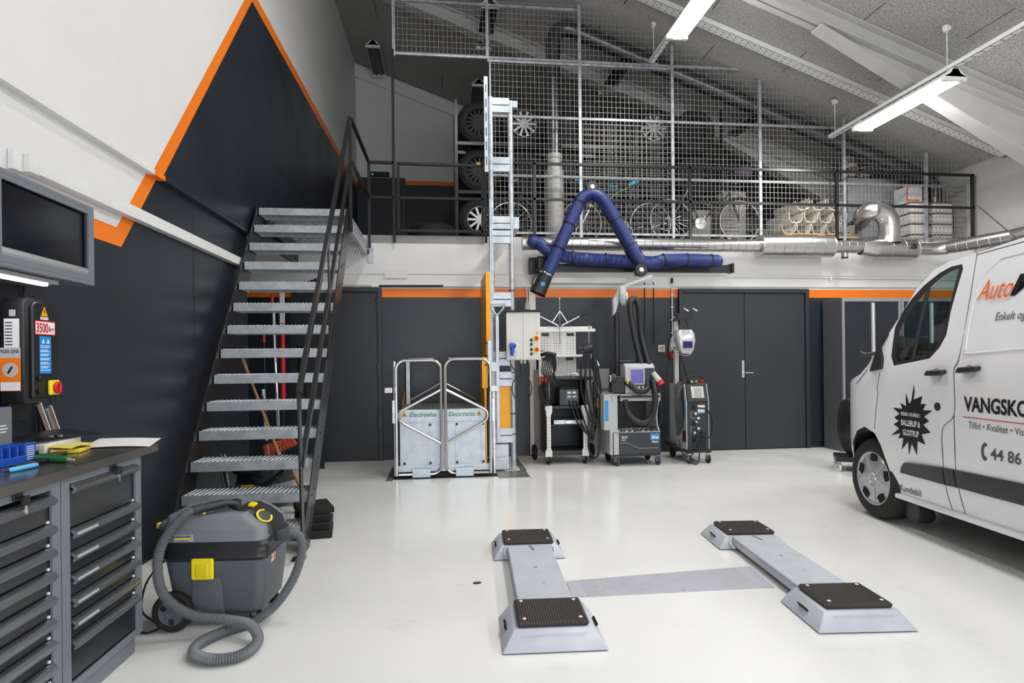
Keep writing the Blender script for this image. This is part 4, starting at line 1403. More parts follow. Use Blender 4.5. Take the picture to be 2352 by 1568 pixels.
G().cyl((0, 0, .96), (0, 0, .985), .03, n=12).done('collar', red_pl, rp_)
rb = thing('red_ratchet', 'red clamp tool hanging high under the stairs', 'tool', (-1.76, 6.7, 1.90))
G().cyl((0, 0, 0), (0, 0, .12), .016, n=10).done('grip', red_pl, rb)
G().tube([(-.12, 0, -.02), (.05, 0, .02), (.16, .02, -.05)], .007, 6).done('chain', mat('dark_red', '5A1113', .5), rb)
G().cyl((-.16, 0, -.02), (-.10, 0, -.015), .008, n=8).done('tip', chrome, rb)
br = thing('orange_brush', 'hand brush with orange bristles under the stairs', 'brush', (-1.47, 5.95, .42), R(15))
bx('back', black_pl, br, -.14, .14, -.025, .025, .17, .195, bev=.005)
g = G()
for i in range(26):
    for j in range(4):
        x_, y_ = -.132 + i * .0105, -.02 + j * .0125
        g.cyl((x_, y_, .175), (x_ * 1.12 + random.uniform(-.004, .004), y_ * 1.6, .06 + random.uniform(0, .012)), .004, .002, n=4)
g.done('bristles', mat('orange_bristle', 'D8501C', .6), br, smooth=False)['kind'] = 'stuff'
G().cyl((-.05, 0, .19), (.0, .03, .62), .012, n=8).done('handle', black_pl, br)
br.rotation_euler = (R(10), R(-18), R(15))
hk = thing('wood_handled_hook', 'small hook with wooden handle hanging under a tread', 'tool', (-1.11, 4.98, .30))
G().cyl((0, 0, .02), (-.05, 0, .135), .014, n=10).done('handle', wood, hk, bev=.003)
G().tube(spline([(-.05, 0, .135), (-.06, 0, .17), (-.08, 0, .20), (-.075, 0, .24)], 3), .004, 6).done('wire', chrome, hk)
for k, (x_, y_, rz_, lb_) in enumerate(((-.96, 4.78, R(8), 'bottom black rubber block of the pile by the stair foot'), (-.98, 4.84, R(4), 'second black rubber block up in the pile by the stair foot'), (-1.0, 4.89, R(12), 'third black rubber block up in the pile by the stair foot'), (-1.0, 4.93, R(20), 'topmost black rubber block of the pile by the stair foot'))):
    t = thing('rubber_block', lb_, 'block', (x_, y_, .002 + k * .047), rz_, 'rubber blocks piled by the stair foot')
    bx('pad', rubber, t, -.13, .13, -.16, .16, 0, .046, bev=.003)
    g = G()
    for i in range(13):
        g.box(-.126 + i * .0205, -.116 + i * .0205, -.164, -.16, .004, .042)
    g.done('ribs', rubber, t, smooth=False)['kind'] = 'stuff'
ps_ = thing('black_board', 'black tilted board stored under the landing', 'board', (-1.62, 7.7, 1.5))
G().prism([(-.18, 0), (.2, 0), (.2, .80), (.12, .83), (-.18, .71)], -.01, .01, lambda u, v, k: (u, k, v)).done('panel', black_pl, ps_)
bx('batten', black_pl, ps_, .14, .2, -.03, -.01, -1.5, .7)
bx('batten', black_pl, ps_, -.18, -.12, -.03, -.01, -1.5, .6)
# ================================================================ welding trolley with pegboard
mach_black = mat('machine_black', '1E2023', .45, var=.08)
mach_grey = mat('machine_light_grey', 'B3B5B6', .42, var=.04)
mach_dark = mat('machine_anthracite', '33373D', .42, var=.05)
def cable(pts, r, name, mt_, parent, k=6, n=8):
    return G().tube(spline(pts, k), r, n).done(name, mt_, parent)
w1 = thing('pegboard_trolley', 'welding trolley with white pegboard and clamp arms', 'trolley', (1.57, 7.45, 0))
for x in (-.245, .215):
    g = G()
    g.prism([(-.045, .10), (.04, .10), (.04, .17), (.025, .2), (.025, .60), (.045, .66), (.045, .73), (-.045, .73), (-.045, .66), (-.025, .60), (-.025, .2), (-.045, .17)] if x < 0 else [(-.04, .10), (.045, .10), (.045, .17), (.025, .2), (.025, .60), (.045, .66), (.045, .73), (-.045, .73), (-.045, .66), (-.025, .60), (-.025, .2), (-.04, .17)], -.02, .0, lambda u, v, k: (x + u, k, v))
    lg = g.done('front_leg', white_steel, w1, bev=.002)
    h = G()
    for k in range(11):
        h.cyl((x, -.0205, .18 + k * .04), (x, -.0215, .18 + k * .04), .006, n=6)
    h.done('leg_holes', black_pl, lg)['kind'] = 'stuff'
    bx('side_panel', mach_black, w1, x - .03, x - .02, 0, .45, .13, 1.06) if x < 0 else bx('side_panel', mach_black, w1, x + .02, x + .03, 0, .45, .13, 1.06)
    caster(w1, x, .02, .05, rubber, 'caster', R(15))
for x in (-.36, .40):
    w_ = G().lathe([(.03, -.025), (.085, -.025), (.1, -.012), (.1, .012), (.085, .025), (.03, .025)], (x, .42, .10), (1, 0, 0), 22, closed=True).done('rear_wheel', rubber, w1)
    G().cyl((x - .02, .42, .10), (x + .02, .42, .10), .032, n=12).done('hub', galv_d, w_)
G().cyl((-.36, .42, .1), (.40, .42, .1), .012, n=8).done('axle', galv_d, w1)
for z, dz in ((.12, .05), (.48, .015), (.69, .035), (1.06, .02)):
    bx('shelf', mach_black, w1, -.27, .24, -.005, .45, z, z + dz, bev=.003)
bx('back_panel', mach_black, w1, -.26, .23, .43, .45, .15, 1.06)
G().cyl((-.29, -.03, 1.065), (.31, -.03, 1.065), .022, n=12).done('push_bar', black_pl, w1)
for x in (-.235, .225):
    G().cyl((x, -.015, .73), (x, -.015, 1.05), .011, n=10).done('upright', chrome, w1)
peg = bx('pegboard', white_steel, w1, -.29, .21, .43, .445, 1.08, 1.73, bev=.003)
g = G()
for cxs in ((-.25, -.21, -.17), (-.08, -.05, -.02, .01), (.09, .13, .17)):
    for x in cxs:
        for k in range(17):
            z = 1.14 + k * .034
            if not (.10 <= x <= .2 and (1.60 < z < 1.68)) and not (-.27 <= x <= -.16 and (1.60 < z < 1.68 or 1.28 < z < 1.34)):
                g.cyl((x, .4295, z), (x, .4285, z), .0055, n=6)
g.done('peg_holes', black_pl, peg)['kind'] = 'stuff'
for x, z in ((-.20, 1.63), (.135, 1.63), (-.20, 1.31), (.12, 1.31)):
    bx('slot', black_pl, peg, x - .05, x + .05, .427, .43, z - .02, z + .02)
bx('shelf_ledge', white_steel, w1, -.16, .28, .28, .43, 1.335, 1.365, bev=.002)
b = G()
b.box(-.36, .44, .30, .36, 1.66, 1.70).box(-.33, .40, .32, .34, 1.70, 1.73)
beam = b.done('clamp_beam', white_steel, w1, bev=.003)
for x in (-.34, .36):
    G().cyl((x, .30, 1.44), (x, .30, 1.66), .013, n=10).done('clamp_screw', chrome, beam)
    G().cyl((x, .30, 1.42), (x, .30, 1.45), .032, .012, n=12).done('clamp_foot', white_pl, beam)
    G().cyl((x, .30, 1.70), (x, .30, 1.74), .012, n=8).done('clamp_knob', chrome, beam)
    bx('rubber_pad', black_pl, beam, x - .04, x + .10, .28, .30, 1.41, 1.42)
ar = G()
for s in (-1, 1):
    ar.bar((-.03 + s * .02, .3, 1.74), (-.03 + s * .26, .3, 1.86), .012, .035, (0, 1, 0))
    ar.bar((-.03, .3, 1.93), (-.03 + s * .10, .3, 1.78), .012, .022, (0, 1, 0))
ao = ar.done('lever_arms', chrome, w1, bev=.002)
for s in (-1, 1):
    G().cyl((-.03 + s * .25, .3, 1.855), (-.03 + s * .36, .3, 1.91), .018, n=10).done('arm_grip', black_pl, ao, bev=.003)
    for k in range(4):
        c_ = Vector((-.03 + s * (.06 + k * .045), .293, 1.76 + k * .0225))
        G().obox(c_, (.028, .003, .012), (0, -s * R(26), 0)).done('arm_slot', black_pl, ao)
G().cyl((-.03, .3, 1.5), (-.03, .3, 2.10), .006, n=8).done('centre_screw', chrome, w1)
G().cyl((-.03, .3, 2.08), (-.03, .3, 2.10), .014, n=8).done('screw_head', chrome, w1)
# charger on the middle shelf
ch = thing('welding_charger', 'dark battery charger unit sitting in the pegboard trolley', 'charger', (1.57, 7.47, .726), R(0))
bx('case', mach_dark, ch, -.10, .15, -.0, .22, 0, .21, bev=.008)
fp_ = bx('front_plate', mat('panel_grey', '4A4E54', .4), ch, -.02, .14, -.006, 0, .02, .20)
for k in range(4):
    bx('display', white_pl if k < 2 else mat('lilac_label', 'B5B2D0', .4), fp_, .0 + (k % 2) * .065, .045 + (k % 2) * .065, -.008, -.006, .15 - (k // 2) * .05, .175 - (k // 2) * .05)
for x in (.02, .07, .11):
    G().cyl((x, -.006, .05), (x, -.03, .045), .016, n=10).done('socket', black_pl, ch)
bx('handle', black_pl, ch, -.08, .13, .06, .09, .21, .235, bev=.006)
for k in range(3):
    cable([(.02 + .045 * k, -.02, .05), (.05 + .05 * k, -.08, -.05), (.12 + .04 * k, -.09, -.22), (.25 + .02 * k, -.08, -.36 - .03 * k), (.32, -.06, -.33), (.36, -.03, -.2 + .05 * k), (.33, 0, .1)], .011, 'lead', black_pl, ch)
ca_ = thing('silver_case', 'flat silver tool case on the lower trolley shelf', 'case', (1.57, 7.55, .497))
bx('case', galv, ca_, -.18, .20, -.10, .20, 0, .05, bev=.004)
bx('clasp', chrome, ca_, -.02, .04, -.104, -.10, .015, .035)
# cable bundles hung on both sides
lc = thing('cable_bundle', 'bundle of black welding leads hanging left of the pegboard', 'cables', (1.30, 7.40, 1.36))
G().tube(spline([(-.06, .05, 0), (.02, 0, .02), (.12, 0, 0)], 4), .022, 8).done('hanger', black_pl, lc)
for k in range(6):
    a = .02 * k
    cable([(.0 + a * .6, 0, .01), (-.05 + a, -.02, -.10 - a), (-.06 + a, -.02, -.22), (.02 + a, -.02, -.28 - a), (.11 - a * .3, -.01, -.18), (.10 - a * .5, 0, .0), (.03, .01, .025)], .007, 'lead', black_pl, lc, 5, 6)
G().cyl((-.09, -.02, -.27), (-.09, -.02, -.36), .015, n=8).done('brass_fitting', mat('brass', 'B79A4E', .3, .9), lc)
for k in range(2):
    G().cyl((-.06 + .04 * k, -.03, -.28), (-.06 + .04 * k, -.03, -.33), .014, n=8).done('red_fitting', red_pl, lc)
cable([(.05, 0, -.2), (.14, -.02, -.32), (.2, 0, -.34)], .007, 'lead', black_pl, lc)
for k in range(3):
    cable([(-.09, 0, -.35), (-.10 + .02 * k, -.02, -.5), (-.04 + .03 * k, -.02, -.62), (.02, 0, -.58 + .04 * k), (-.03, .0, -.4)], .007, 'lead', black_pl, lc, 5, 6)
G().cyl((-.03, -.02, -.68), (-.03, -.02, -.80), .013, n=8).done('torch', black_pl, lc)
rc_ = thing('spot_gun', 'black welding gun with draped leads right of the pegboard', 'welding gun', (1.80, 7.40, 1.44))
G().lathe([(0, 0), (.05, .005), (.06, .05), (.055, .12), (0, .13)], (-.05, 0, -.02), (1, 0, .2), 14).done('gun_body', black_pl, rc_)
G().obox((-.07, 0, -.01), (.09, .06, .05)).done('gun_head', black_pl, rc_, bev=.01)
for k in range(4):
    cable([(.0 + .02 * k, -.02, 0), (-.06 + .05 * k, -.03, -.16), (-.08 + .06 * k, -.03, -.45), (-.02 + .05 * k, -.04, -.75), (.06 + .03 * k, -.05, -.92 - .02 * k), (.13, -.05, -.85), (.17, -.03, -.55), (.14 - .02 * k, -.01, -.25), (.08, 0, .0)], .012, 'lead', black_pl, rc_, 6, 8)
cable([(.08, -.02, .0), (.10, -.05, -.5), (.06, -.06, -.9), (.0, -.07, -1.2), (.05, -.07, -1.33), (.12, -.06, -1.32), (.145, -.05, -1.1), (.14, -.02, -.7), (.1, 0, -.3)], .013, 'ground_lead', black_pl, rc_)
G().cyl((.13, -.04, -.62), (.13, -.04, -.74), .016, n=10).done('brass_joint', mat('brass', 'B79A4E', .3, .9), rc_)
G().obox((.10, -.03, -.50), (.06, .05, .18)).done('cable_clamp', black_pl, rc_, bev=.012)
G().prism([(-.02, 0), (.03, .01), (.11, -.14), (.05, -.15)], -.01, .01, lambda u, v, k: (.06 + u, k, -.08 + v)).done('earth_plate', white_steel, rc_)
for nm, x, z in (('loose pack of clear plastic bags on the pegboard trolley', 1.68, 1.084),):
    t = thing('plastic_bag', nm, 'bag', (x, 7.62, z))
    g = G().ball((0, 0, .02), .08, 12, (1, .8, .35))
    for v in g.b.verts:
        v.co += Vector((random.uniform(-.012, .012), random.uniform(-.012, .012), random.uniform(-.008, .012)))
        v.co.z = max(v.co.z, .001)
    g.done('film', mat('clear_film', 'D8D9DA', .2), t)
gp = thing('steel_sheet', 'grey steel sheet leaning on the wall behind the trolleys', 'sheet', (2.0, 8.14, .0))
bx('sheet', mat('panel_sheet', '8B8C8E', .45), gp, -.75, .30, 0, .012, .0, 1.17, bev=.002)
ps2 = thing('wall_post', 'white steel post fixed to the back wall behind the control box', 'post', (1.25, 8.17, 0))
bx('tube', white_steel, ps2, -.05, .04, -.02, .02, .02, 2.26, bev=.003)

# ================================================================ spot welder trolley
sp = thing('spot_welder', 'grey spot welder trolley with boom arm and hanging sleeve', 'welder', (2.36, 7.2, 0))
prof = [(-.02, .14), (.48, .14), (.48, .88), (-.02, .88), (-.02, .80), (.05, .70), (.08, .60), (.06, .48), (-.02, .41)]
for x in (-.30, .285):
    G().prism(prof, x, x + .015, lambda u, v, k: (k, u, v)).done('side_panel', mach_grey, sp, bev=.002)
bx('lower_box', mach_dark, sp, -.22, .30, -.03, .46, .145, .405, bev=.003)
bx('tray_rim', mach_grey, sp, -.285, .285, -.02, .46, .405, .412)
bx('back_panel', mach_dark, sp, -.285, .285, .46, .475, .15, .86)
bx('base_plate', mach_black, sp, -.29, .30, -.02, .47, .12, .145, bev=.003)
bx('top_plate', mach_grey, sp, -.36, .30, -.02, .47, .86, .875, bev=.002)
bx('front_skirt', mach_grey, sp, -.20, .30, -.035, -.02, .79, .875)
G().cyl((-.20, -.06, .845), (.28, -.06, .845), .014, n=10).done('push_bar', black_pl, sp)
bx('left_wing', mach_grey, sp, -.40, -.23, -.01, .30, .44, .87, bev=.004)
bx('left_foot', mach_grey, sp, -.33, -.21, -.02, .4, .14, .44, bev=.004)
lettering('SPOT', white_ink, sp, (-.19, -.0305, .335), (1, 0, 0), (0, 0, 1), .075, .03, bold=.02)
g = G()
for a, b_ in (((-.20, .285), (-.12, .285)), ((-.12, .285), (.03, .215)), ((.03, .215), (.27, .215))):
    g.bar((a[0], -.0315, a[1]), (b_[0], -.0315, b_[1]), .002, .006, (0, 1, 0))
g.box(-.19, -.14, -.0315, -.0305, .315, .322)
g.done('white_line', white_ink, sp)
lg = bx('maker_plate', mat('logo_blue', '2E8FCB', .4), sp, .17, .285, -.032, -.03, .315, .39)
lettering('ims', white_ink, lg, (.185, -.033, .325), (1, 0, 0), (0, 0, 1), .085, .045, bold=.02, shear=.15)
lettering('PRO', white_ink, lg, (.19, -.033, .275), (1, 0, 0), (0, 0, 1), .08, .028, bold=.02)
bx('blue_sticker', mat('logo_blue', '2E8FCB', .4), sp, -.39, -.345, -.0115, -.01, .55, .80)
for x in (-.24, .28):
    caster(sp, x, .02, .05, mat('grey_tyre', '3C424A', .6), 'caster', R(20))
    w_ = G().lathe([(.03, -.02), (.07, -.02), (.08, -.01), (.08, .01), (.07, .02), (.03, .02)], (x, .40, .08), (1, 0, 0), 18, closed=True).done('rear_wheel', rubber, sp)
# machine head
b = G().prism([(.0, 0), (.40, 0), (.40, .34), (.06, .37), (.0, .33)], -.125, .245, lambda u, v, k: (k, u, v)).done('power_unit', mach_grey, sp, bev=.01)
b.data.transform(Matrix.Translation((0, 0, .876)))
scr = G().prism([(-.004, .05), (-.004, .31), (.0, .31), (.0, .05)], -.07, .235, lambda u, v, k: (k, u, v)).done('front_panel', mach_dark, sp)
scr.data.transform(Matrix.Translation((0, 0, .876)))
bx('screen', mat('lcd_violet', '5A5490', .2, emit=.35), scr, -.06, .10, -.007, -.004, 1.00, 1.17)
bx('screen_bezel', lgrey_pl, scr, -.075, .115, -.006, -.004, .985, 1.185)
for k in range(3):
    bx('key', white_pl, scr, -.02 + k * .05, .005 + k * .05, -.007, -.004, .945, .965)
bx('lifting_handle', mach_black, sp, -.17, .20, .12, .16, 1.25, 1.285, bev=.01)
# gun on the left of the top plate
gb_ = G()
gb_.obox((-.22, .06, .99), (.16, .12, .20))
gb_.cyl((-.30, .05, 1.06), (-.24, .05, 1.06), .07, n=16)
gb_.cyl((-.42, .03, .93), (-.28, .04, .935), .014, n=10)
gb_.done('gun', mach_black, sp, bev=.01)
G().cyl((-.315, .05, 1.06), (-.30, .05, 1.06), .055, n=16).done('gun_face', chrome, sp)
G().lathe([(.042, -.008), (.042, .008)], (-.10, -.01, 1.02), (1, -.3, -.2), 14).done('yellow_ring', yellow_pl, sp)
# boom
G().cyl((-.155, .25, .88), (-.155, .25, 1.88), .036, n=14).done('mast', mach_black, sp)
g = G()
g.prism([(-.20, 1.84), (-.165, 1.90), (-.13, 2.02), (-.10, 2.16), (.05, 2.245), (.06, 2.275), (-.11, 2.215), (-.165, 2.10), (-.20, 2.05)], .22, .235, lambda u, v, k: (u, k, v))
g.prism([(-.20, 1.84), (-.165, 1.90), (-.13, 2.02), (-.10, 2.16), (.05, 2.245), (.06, 2.275), (-.11, 2.215), (-.165, 2.10), (-.20, 2.05)], .275, .29, lambda u, v, k: (u, k, v))
g.bar((-.02, .255, 2.225), (.31, .255, 2.345), .05, .03, (0, 0, 1))
g.done('boom', mach_grey, sp, bev=.002)
G().lathe([(0, -.035), (.10, -.035), (.125, -.02), (.125, .02), (.10, .035), (0, .035)], (-.06, .255, 2.09), (.9, -.43, 0), 24).done('balancer', mach_grey, sp)
G().cyl((-.025, .238, 2.09), (-.015, .233, 2.09), .05, n=16).done('balancer_plate', white_pl, sp)
G().tube([(-.02, .2, 1.98), (-.015, .2, 1.90), (-.015, .2, 1.85)], .007, 6).done('hook', chrome, sp)
cable([(.06, .2, 2.07), (.0, .18, 1.95), (.03, .15, 1.65), (.09, .10, 1.30), (.15, .02, 1.02), (.12, -.06, .93), (.02, -.07, .91), (-.05, -.05, .96), (-.11, 0, 1.02)], .036, 'cable_sleeve', black_pl, sp, 7, 10)
cable([(.06, .2, 2.07), (.11, .18, 1.95), (.13, .16, 1.6), (.19, .08, 1.25), (.22, -.02, 1.0), (.22, -.08, .80), (.17, -.10, .62), (.06, -.10, .53), (-.06, -.09, .58), (-.13, -.07, .68), (-.14, -.03, .80)], .036, 'cable_sleeve', black_pl, sp, 7, 10)
pg = G().cyl((.22, .0, 1.13), (.285, -.03, 1.03), .032, .042, n=14).done('plug', lgrey_pl, sp)
G().cyl((.285, -.03, 1.03), (.315, -.04, .985), .046, n=14).done('plug_collar', red_pl, sp, bev=.004)
cable([(.25, .2, 1.3), (.30, .1, 1.15), (.34, .05, .8), (.33, .05, .5), (.22, .1, .44)], .009, 'mains_lead', black_pl, sp)
G().cyl((.02, .2, 1.25), (.05, .17, 1.29), .022, n=10).done('blue_plug', blue_pl, sp)
for k in range(7):
    t = thing('body_shop_tool', 'metal pulling tool lying in the spot welder tray', 'tool', (2.20 + k * .062, 7.26, .414), R(70 + 4 * k), 'pulling tools in the spot welder tray')
    G().cyl((-.07, 0, .008), (.06, 0, .016), .009, n=8).done('shaft', chrome if k % 3 else mat('rusty_steel', '8A5A3C', .5, .5), t)
    G().cyl((.06, 0, .016), (.085, 0, .018), .014, n=8).done('knob', galv, t)

# ================================================================ MIG welder
mg = thing('mig_welder', 'tall narrow welding machine with helmet hung above it', 'welder', (3.155, 7.22, 0))
for x in (-.14, .145):
    G().prism([(0, .17), (.55, .17), (.55, .98), (.06, .98), (.0, .76)], x - .006, x + .006, lambda u, v, k: (k, u, v)).done('side_panel', mach_grey, mg, bev=.002)
G().prism([(.005, .17), (.54, .17), (.54, .97), (.06, .97), (.005, .76)], -.134, .139, lambda u, v, k: (k, u, v)).done('housing', mach_black, mg)
bx('front_plate', mach_dark, mg, -.13, .135, -.004, .006, .175, .755)
sl = G().prism([(-.012, .765), (.0, .765), (.06, .975), (.048, .975)], -.125, .13, lambda u, v, k: (k, u, v)).done('control_hood', mach_black, mg)
G().prism([(-.010, .81), (-.008, .81), (.030, .95), (.028, .95)], -.075, .085, lambda u, v, k: (k, u, v)).done('display_frame', mat('clear_cover', 'C3C2C0', .15), sl)
G().prism([(-.007, .835), (-.004, .835), (.0235, .935), (.021, .935)], -.04, .055, lambda u, v, k: (k, u - .006, v)).done('display', mat('lcd_grey', '8E908C', .2, emit=.15), sl)
bx('label', white_pl, mg, .0, .09, -.006, -.004, .615, .72)
lettering('225-4Q', red_pl, mg, (.01, -.0065, .675), (1, 0, 0), (0, 0, 1), .07, .02)
bx('label_foot', mat('logo_blue', '2E8FCB', .4), mg, .0, .09, -.0068, -.006, .615, .63)
grille = bx('grille', black_pl, mg, -.03, .10, -.008, -.004, .19, .33)
for k in range(9):
    bx('slat', mach_black, grille, -.028, .098, -.012, -.008, .198 + k * .0145, .205 + k * .0145)
for x, z in ((-.05, .70), (-.05, .50), (-.05, .30), (.05, .37)):
    G().cyl((x, -.004, z), (x, -.04, z - .008), .024, n=12).done('connector', black_pl, mg, bev=.003)
for x, z in ((-.025, .615), (.01, .56), (-.02, .51), (.01, .43), (-.04, .38)):
    G().cyl((x, -.004, z), (x, -.0055, z), .016, n=14).done('symbol', white_ink, mg)
g = G()
for a, b_ in (((-.09, .64), (-.09, .56)), ((-.09, .56), (.0, .56)), ((-.09, .64), (-.03, .64)), ((-.09, .45), (-.09, .38)), ((-.09, .45), (.0, .45))):
    g.bar((a[0], -.0045, a[1]), (b_[0], -.0045, b_[1]), .002, .004, (0, 1, 0))
g.done('guide_lines', white_ink, mg)
bx('blue_sticker', mat('logo_blue', '2E8FCB', .4), mg, -.148, -.146, .03, .13, .55, .78)
bx('red_sticker', mat('dark_red', '5A1113', .5), mg, -.148, -.146, .02, .12, .26, .40)
bx('undercarriage', mach_black, mg, -.15, .16, -.03, .62, .135, .165, bev=.003)
for x in (-.11, .13):
    caster(mg, x, .0, .048, rubber, 'caster', R(10))
    G().lathe([(.03, -.02), (.07, -.02), (.08, -.01), (.08, .01), (.07, .02), (.03, .02)], (x, .55, .08), (1, 0, 0), 18, closed=True).done('rear_wheel', rubber, mg)
G().box(-.19, .13, .30, .60, .165, .19).done('bottle_tray', mach_black, mg)
bx('pole', mach_grey, mg, -.13, -.07, .40, .44, .97, 1.85, bev=.003)
for s in (-1, 1):
    G().cyl((-.10 + s * .02, .42, 1.5), (-.10 + s * .16, .42, .98), .010, n=8).done('stay', black_pl, mg)
G().prism([(-.14, 1.78), (.10, 1.82), (.12, 1.92), (-.11, 1.88)], .36, .44, lambda u, v, k: (u, k, v)).done('torch_holder', mach_black, mg, bev=.004)
for x in (-.02, .10):
    G().cyl((x, .35, 1.945), (x + .06, .33, 1.905), .013, n=8).done('torch_nozzle', chrome, mg, bev=.002)
cable([(-.10, .36, 1.88), (-.09, .34, 1.72), (-.03, .33, 1.66), (.04, .35, 1.70), (.0, .38, 1.86)], .008, 'torch_lead', black_pl, mg)
bx('white_bracket', white_pl, mg, -.16, -.10, .38, .40, 1.45, 1.53)
for k in range(5):
    cable([(-.10, .1, 1.03), (-.22 - .01 * k, .05, .95), (-.27 + .01 * k, .03, .75), (-.26 + .02 * k, .02, .45), (-.24, .02, .35 + .05 * k), (-.17, .04, .55), (-.19 + .01 * k, .08, .85), (-.08, .12, 1.02)], .011, 'lead', black_pl, mg, 6, 7)
cable([(.05, -.03, .36), (.14, -.05, .33), (.17, -.05, .5), (.10, -.05, .66), (-.04, -.04, .69)], .011, 'jumper_lead', black_pl, mg)
cable([(-.05, -.04, .29), (-.02, -.08, .2), (-.04, -.1, .04), (-.1, -.1, .015), (-.2, -.05, .1), (-.24, 0, .25)], .009, 'floor_lead', black_pl, mg)
cable([(-.05, -.04, .49), (-.03, -.06, .35), (-.1, -.06, .2), (-.2, -.03, .13), (-.24, 0, .3)], .009, 'floor_lead', black_pl, mg)
cable([(-.2, .1, 1.0), (-.1, .05, 1.07), (.05, .05, 1.08), (.16, .08, 1.0)], .010, 'top_lead', black_pl, mg)
for x, m_ in ((-.13, red_pl), (.12, red_pl), (-.03, chrome), (.03, mat('brass', 'B79A4E', .3, .9))):
    G().obox((x, .12, 1.005), (.04, .05, .04)).done('top_fitting', m_, mg, bev=.006)
he = thing('welding_helmet', 'silver welding helmet hanging on the machine pole', 'helmet', (3.07, 7.45, 1.52))
g = loft(G(), [(-.16, -.05, .07, -.11, -.02, .03), (-.12, -.085, .10, -.13, .0, .04), (0, -.12, .125, -.14, .06, .05), (.09, -.115, .12, -.12, .09, .05), (.14, -.09, .095, -.09, .08, .04)])
g.done('shell', mat('silver_shell', 'C4C4C6', .22, .35, var=.03), he)
G().prism([(-.145, -.06), (-.150, -.055), (-.150, .02), (-.145, .02)], -.055, .065, lambda u, v, k: (k, u + .004, v - .03)).done('visor', mat('visor_glass', '3B3666', .08), he)
G().tube(spline([(-.12, .0, .05), (-.14, .05, -.02), (-.10, .0, -.14), (0, -.06, -.185), (.1, -.03, -.15), (.12, .0, -.02)], 5), .006, 6).done('chin_rim', mat('clear_rim', 'B5B8BA', .2), he)

# ================================================================ wall electrics
ws_ = thing('wall_socket', 'square grey wall socket left of the red connector', 'socket', (3.06, YB, 1.44))
bx('plate', lgrey_pl, ws_, -.05, .05, -.03, 0, -.05, .05, bev=.008)
G().cyl((0, -.03, 0), (0, -.034, 0), .034, n=18).done('face', mat('socket_face', '8F8A84', .5), ws_)
rc2 = thing('red_connector', 'red and white power connector hanging from wall conduit', 'connector', (3.22, YB - .02, 1.33))
G().cyl((0, 0, .26), (0, 0, 1.02), .010, n=8).done('conduit', alu, rc2)
G().tube(spline([(0, 0, 1.02), (0, -.01, 1.07), (0, .0, 1.08)], 3), .018, 8).done('conduit_cap', black_pl, rc2)
for z in (.32, .5, .68, .85):
    bx('saddle', galv_d, rc2, -.03, .03, -.005, .012, z, z + .012)
G().lathe([(.011, .27), (.02, .26), (.03, .22), (.05, .13), (.05, .07)], n=16).done('connector_body', lgrey_pl, rc2)
G().lathe([(.05, .07), (.056, .06), (.054, -.02), (.04, -.03), (0, -.02)], n=16).done('connector_ring', red_pl, rc2)
cd_ = thing('surface_conduit', 'pair of thin dark conduits running down the wall by the socket', 'conduit', (2.9, YB - .01, 1.2))
for x, z0 in ((2.83, .2), (2.96, 1.5)):
    G().cyl((x, YB - .012, z0), (x, YB - .012, 2.36), .007, n=6).done('pipe', dark_wall_flat, cd_, world=True)
tr2 = thing('white_trunking', 'short white trunking under the extraction arm rail', 'trunking', (2.0, YB, 2.34))
bx('duct', white_steel, tr2, -.75, .55, -.06, -.022, 0, .07, bev=.002)
bx('duct_end', white_steel, tr2, .55, .95, -.045, -.022, .03, .045, bev=.002)
cp = thing('copper_pipe_run', 'long thin pipe running along the white beam', 'pipe', (-.9, YB - .03, 2.31))
G().cyl((-1.30, YB - .035, 2.295), (-.80, YB - .035, 2.295), .016, n=10).done('grey_pipe', lgrey_pl, cp, world=True)
G().cyl((-.80, YB - .035, 2.295), (.05, YB - .035, 2.298), .014, n=10).done('black_pipe', black_pl, cp, world=True)
G().cyl((.05, YB - .035, 2.298), (3.2, YB - .035, 2.29), .011, n=10).done('white_pipe', white_pl, cp, world=True)
for x in (-.88, -.83):
    G().cyl((x, YB - .035, 2.295), (x + .04, YB - .035, 2.295), .022, n=10).done('coupling', white_pl, cp, world=True)
wc2 = thing('white_cable_run', 'thin white conduit along the wall behind the van', 'conduit', (5.5, YB - .02, 2.44))
G().cyl((4.02, YB - .022, 2.45), (7.85, YB - .022, 2.42), .008, n=6).done('pipe', white_pl, wc2, world=True)
G().cyl((5.60, YB - .022, 2.40), (5.60, YB - .022, 2.46), .014, n=8).done('clip', white_pl, wc2, world=True)
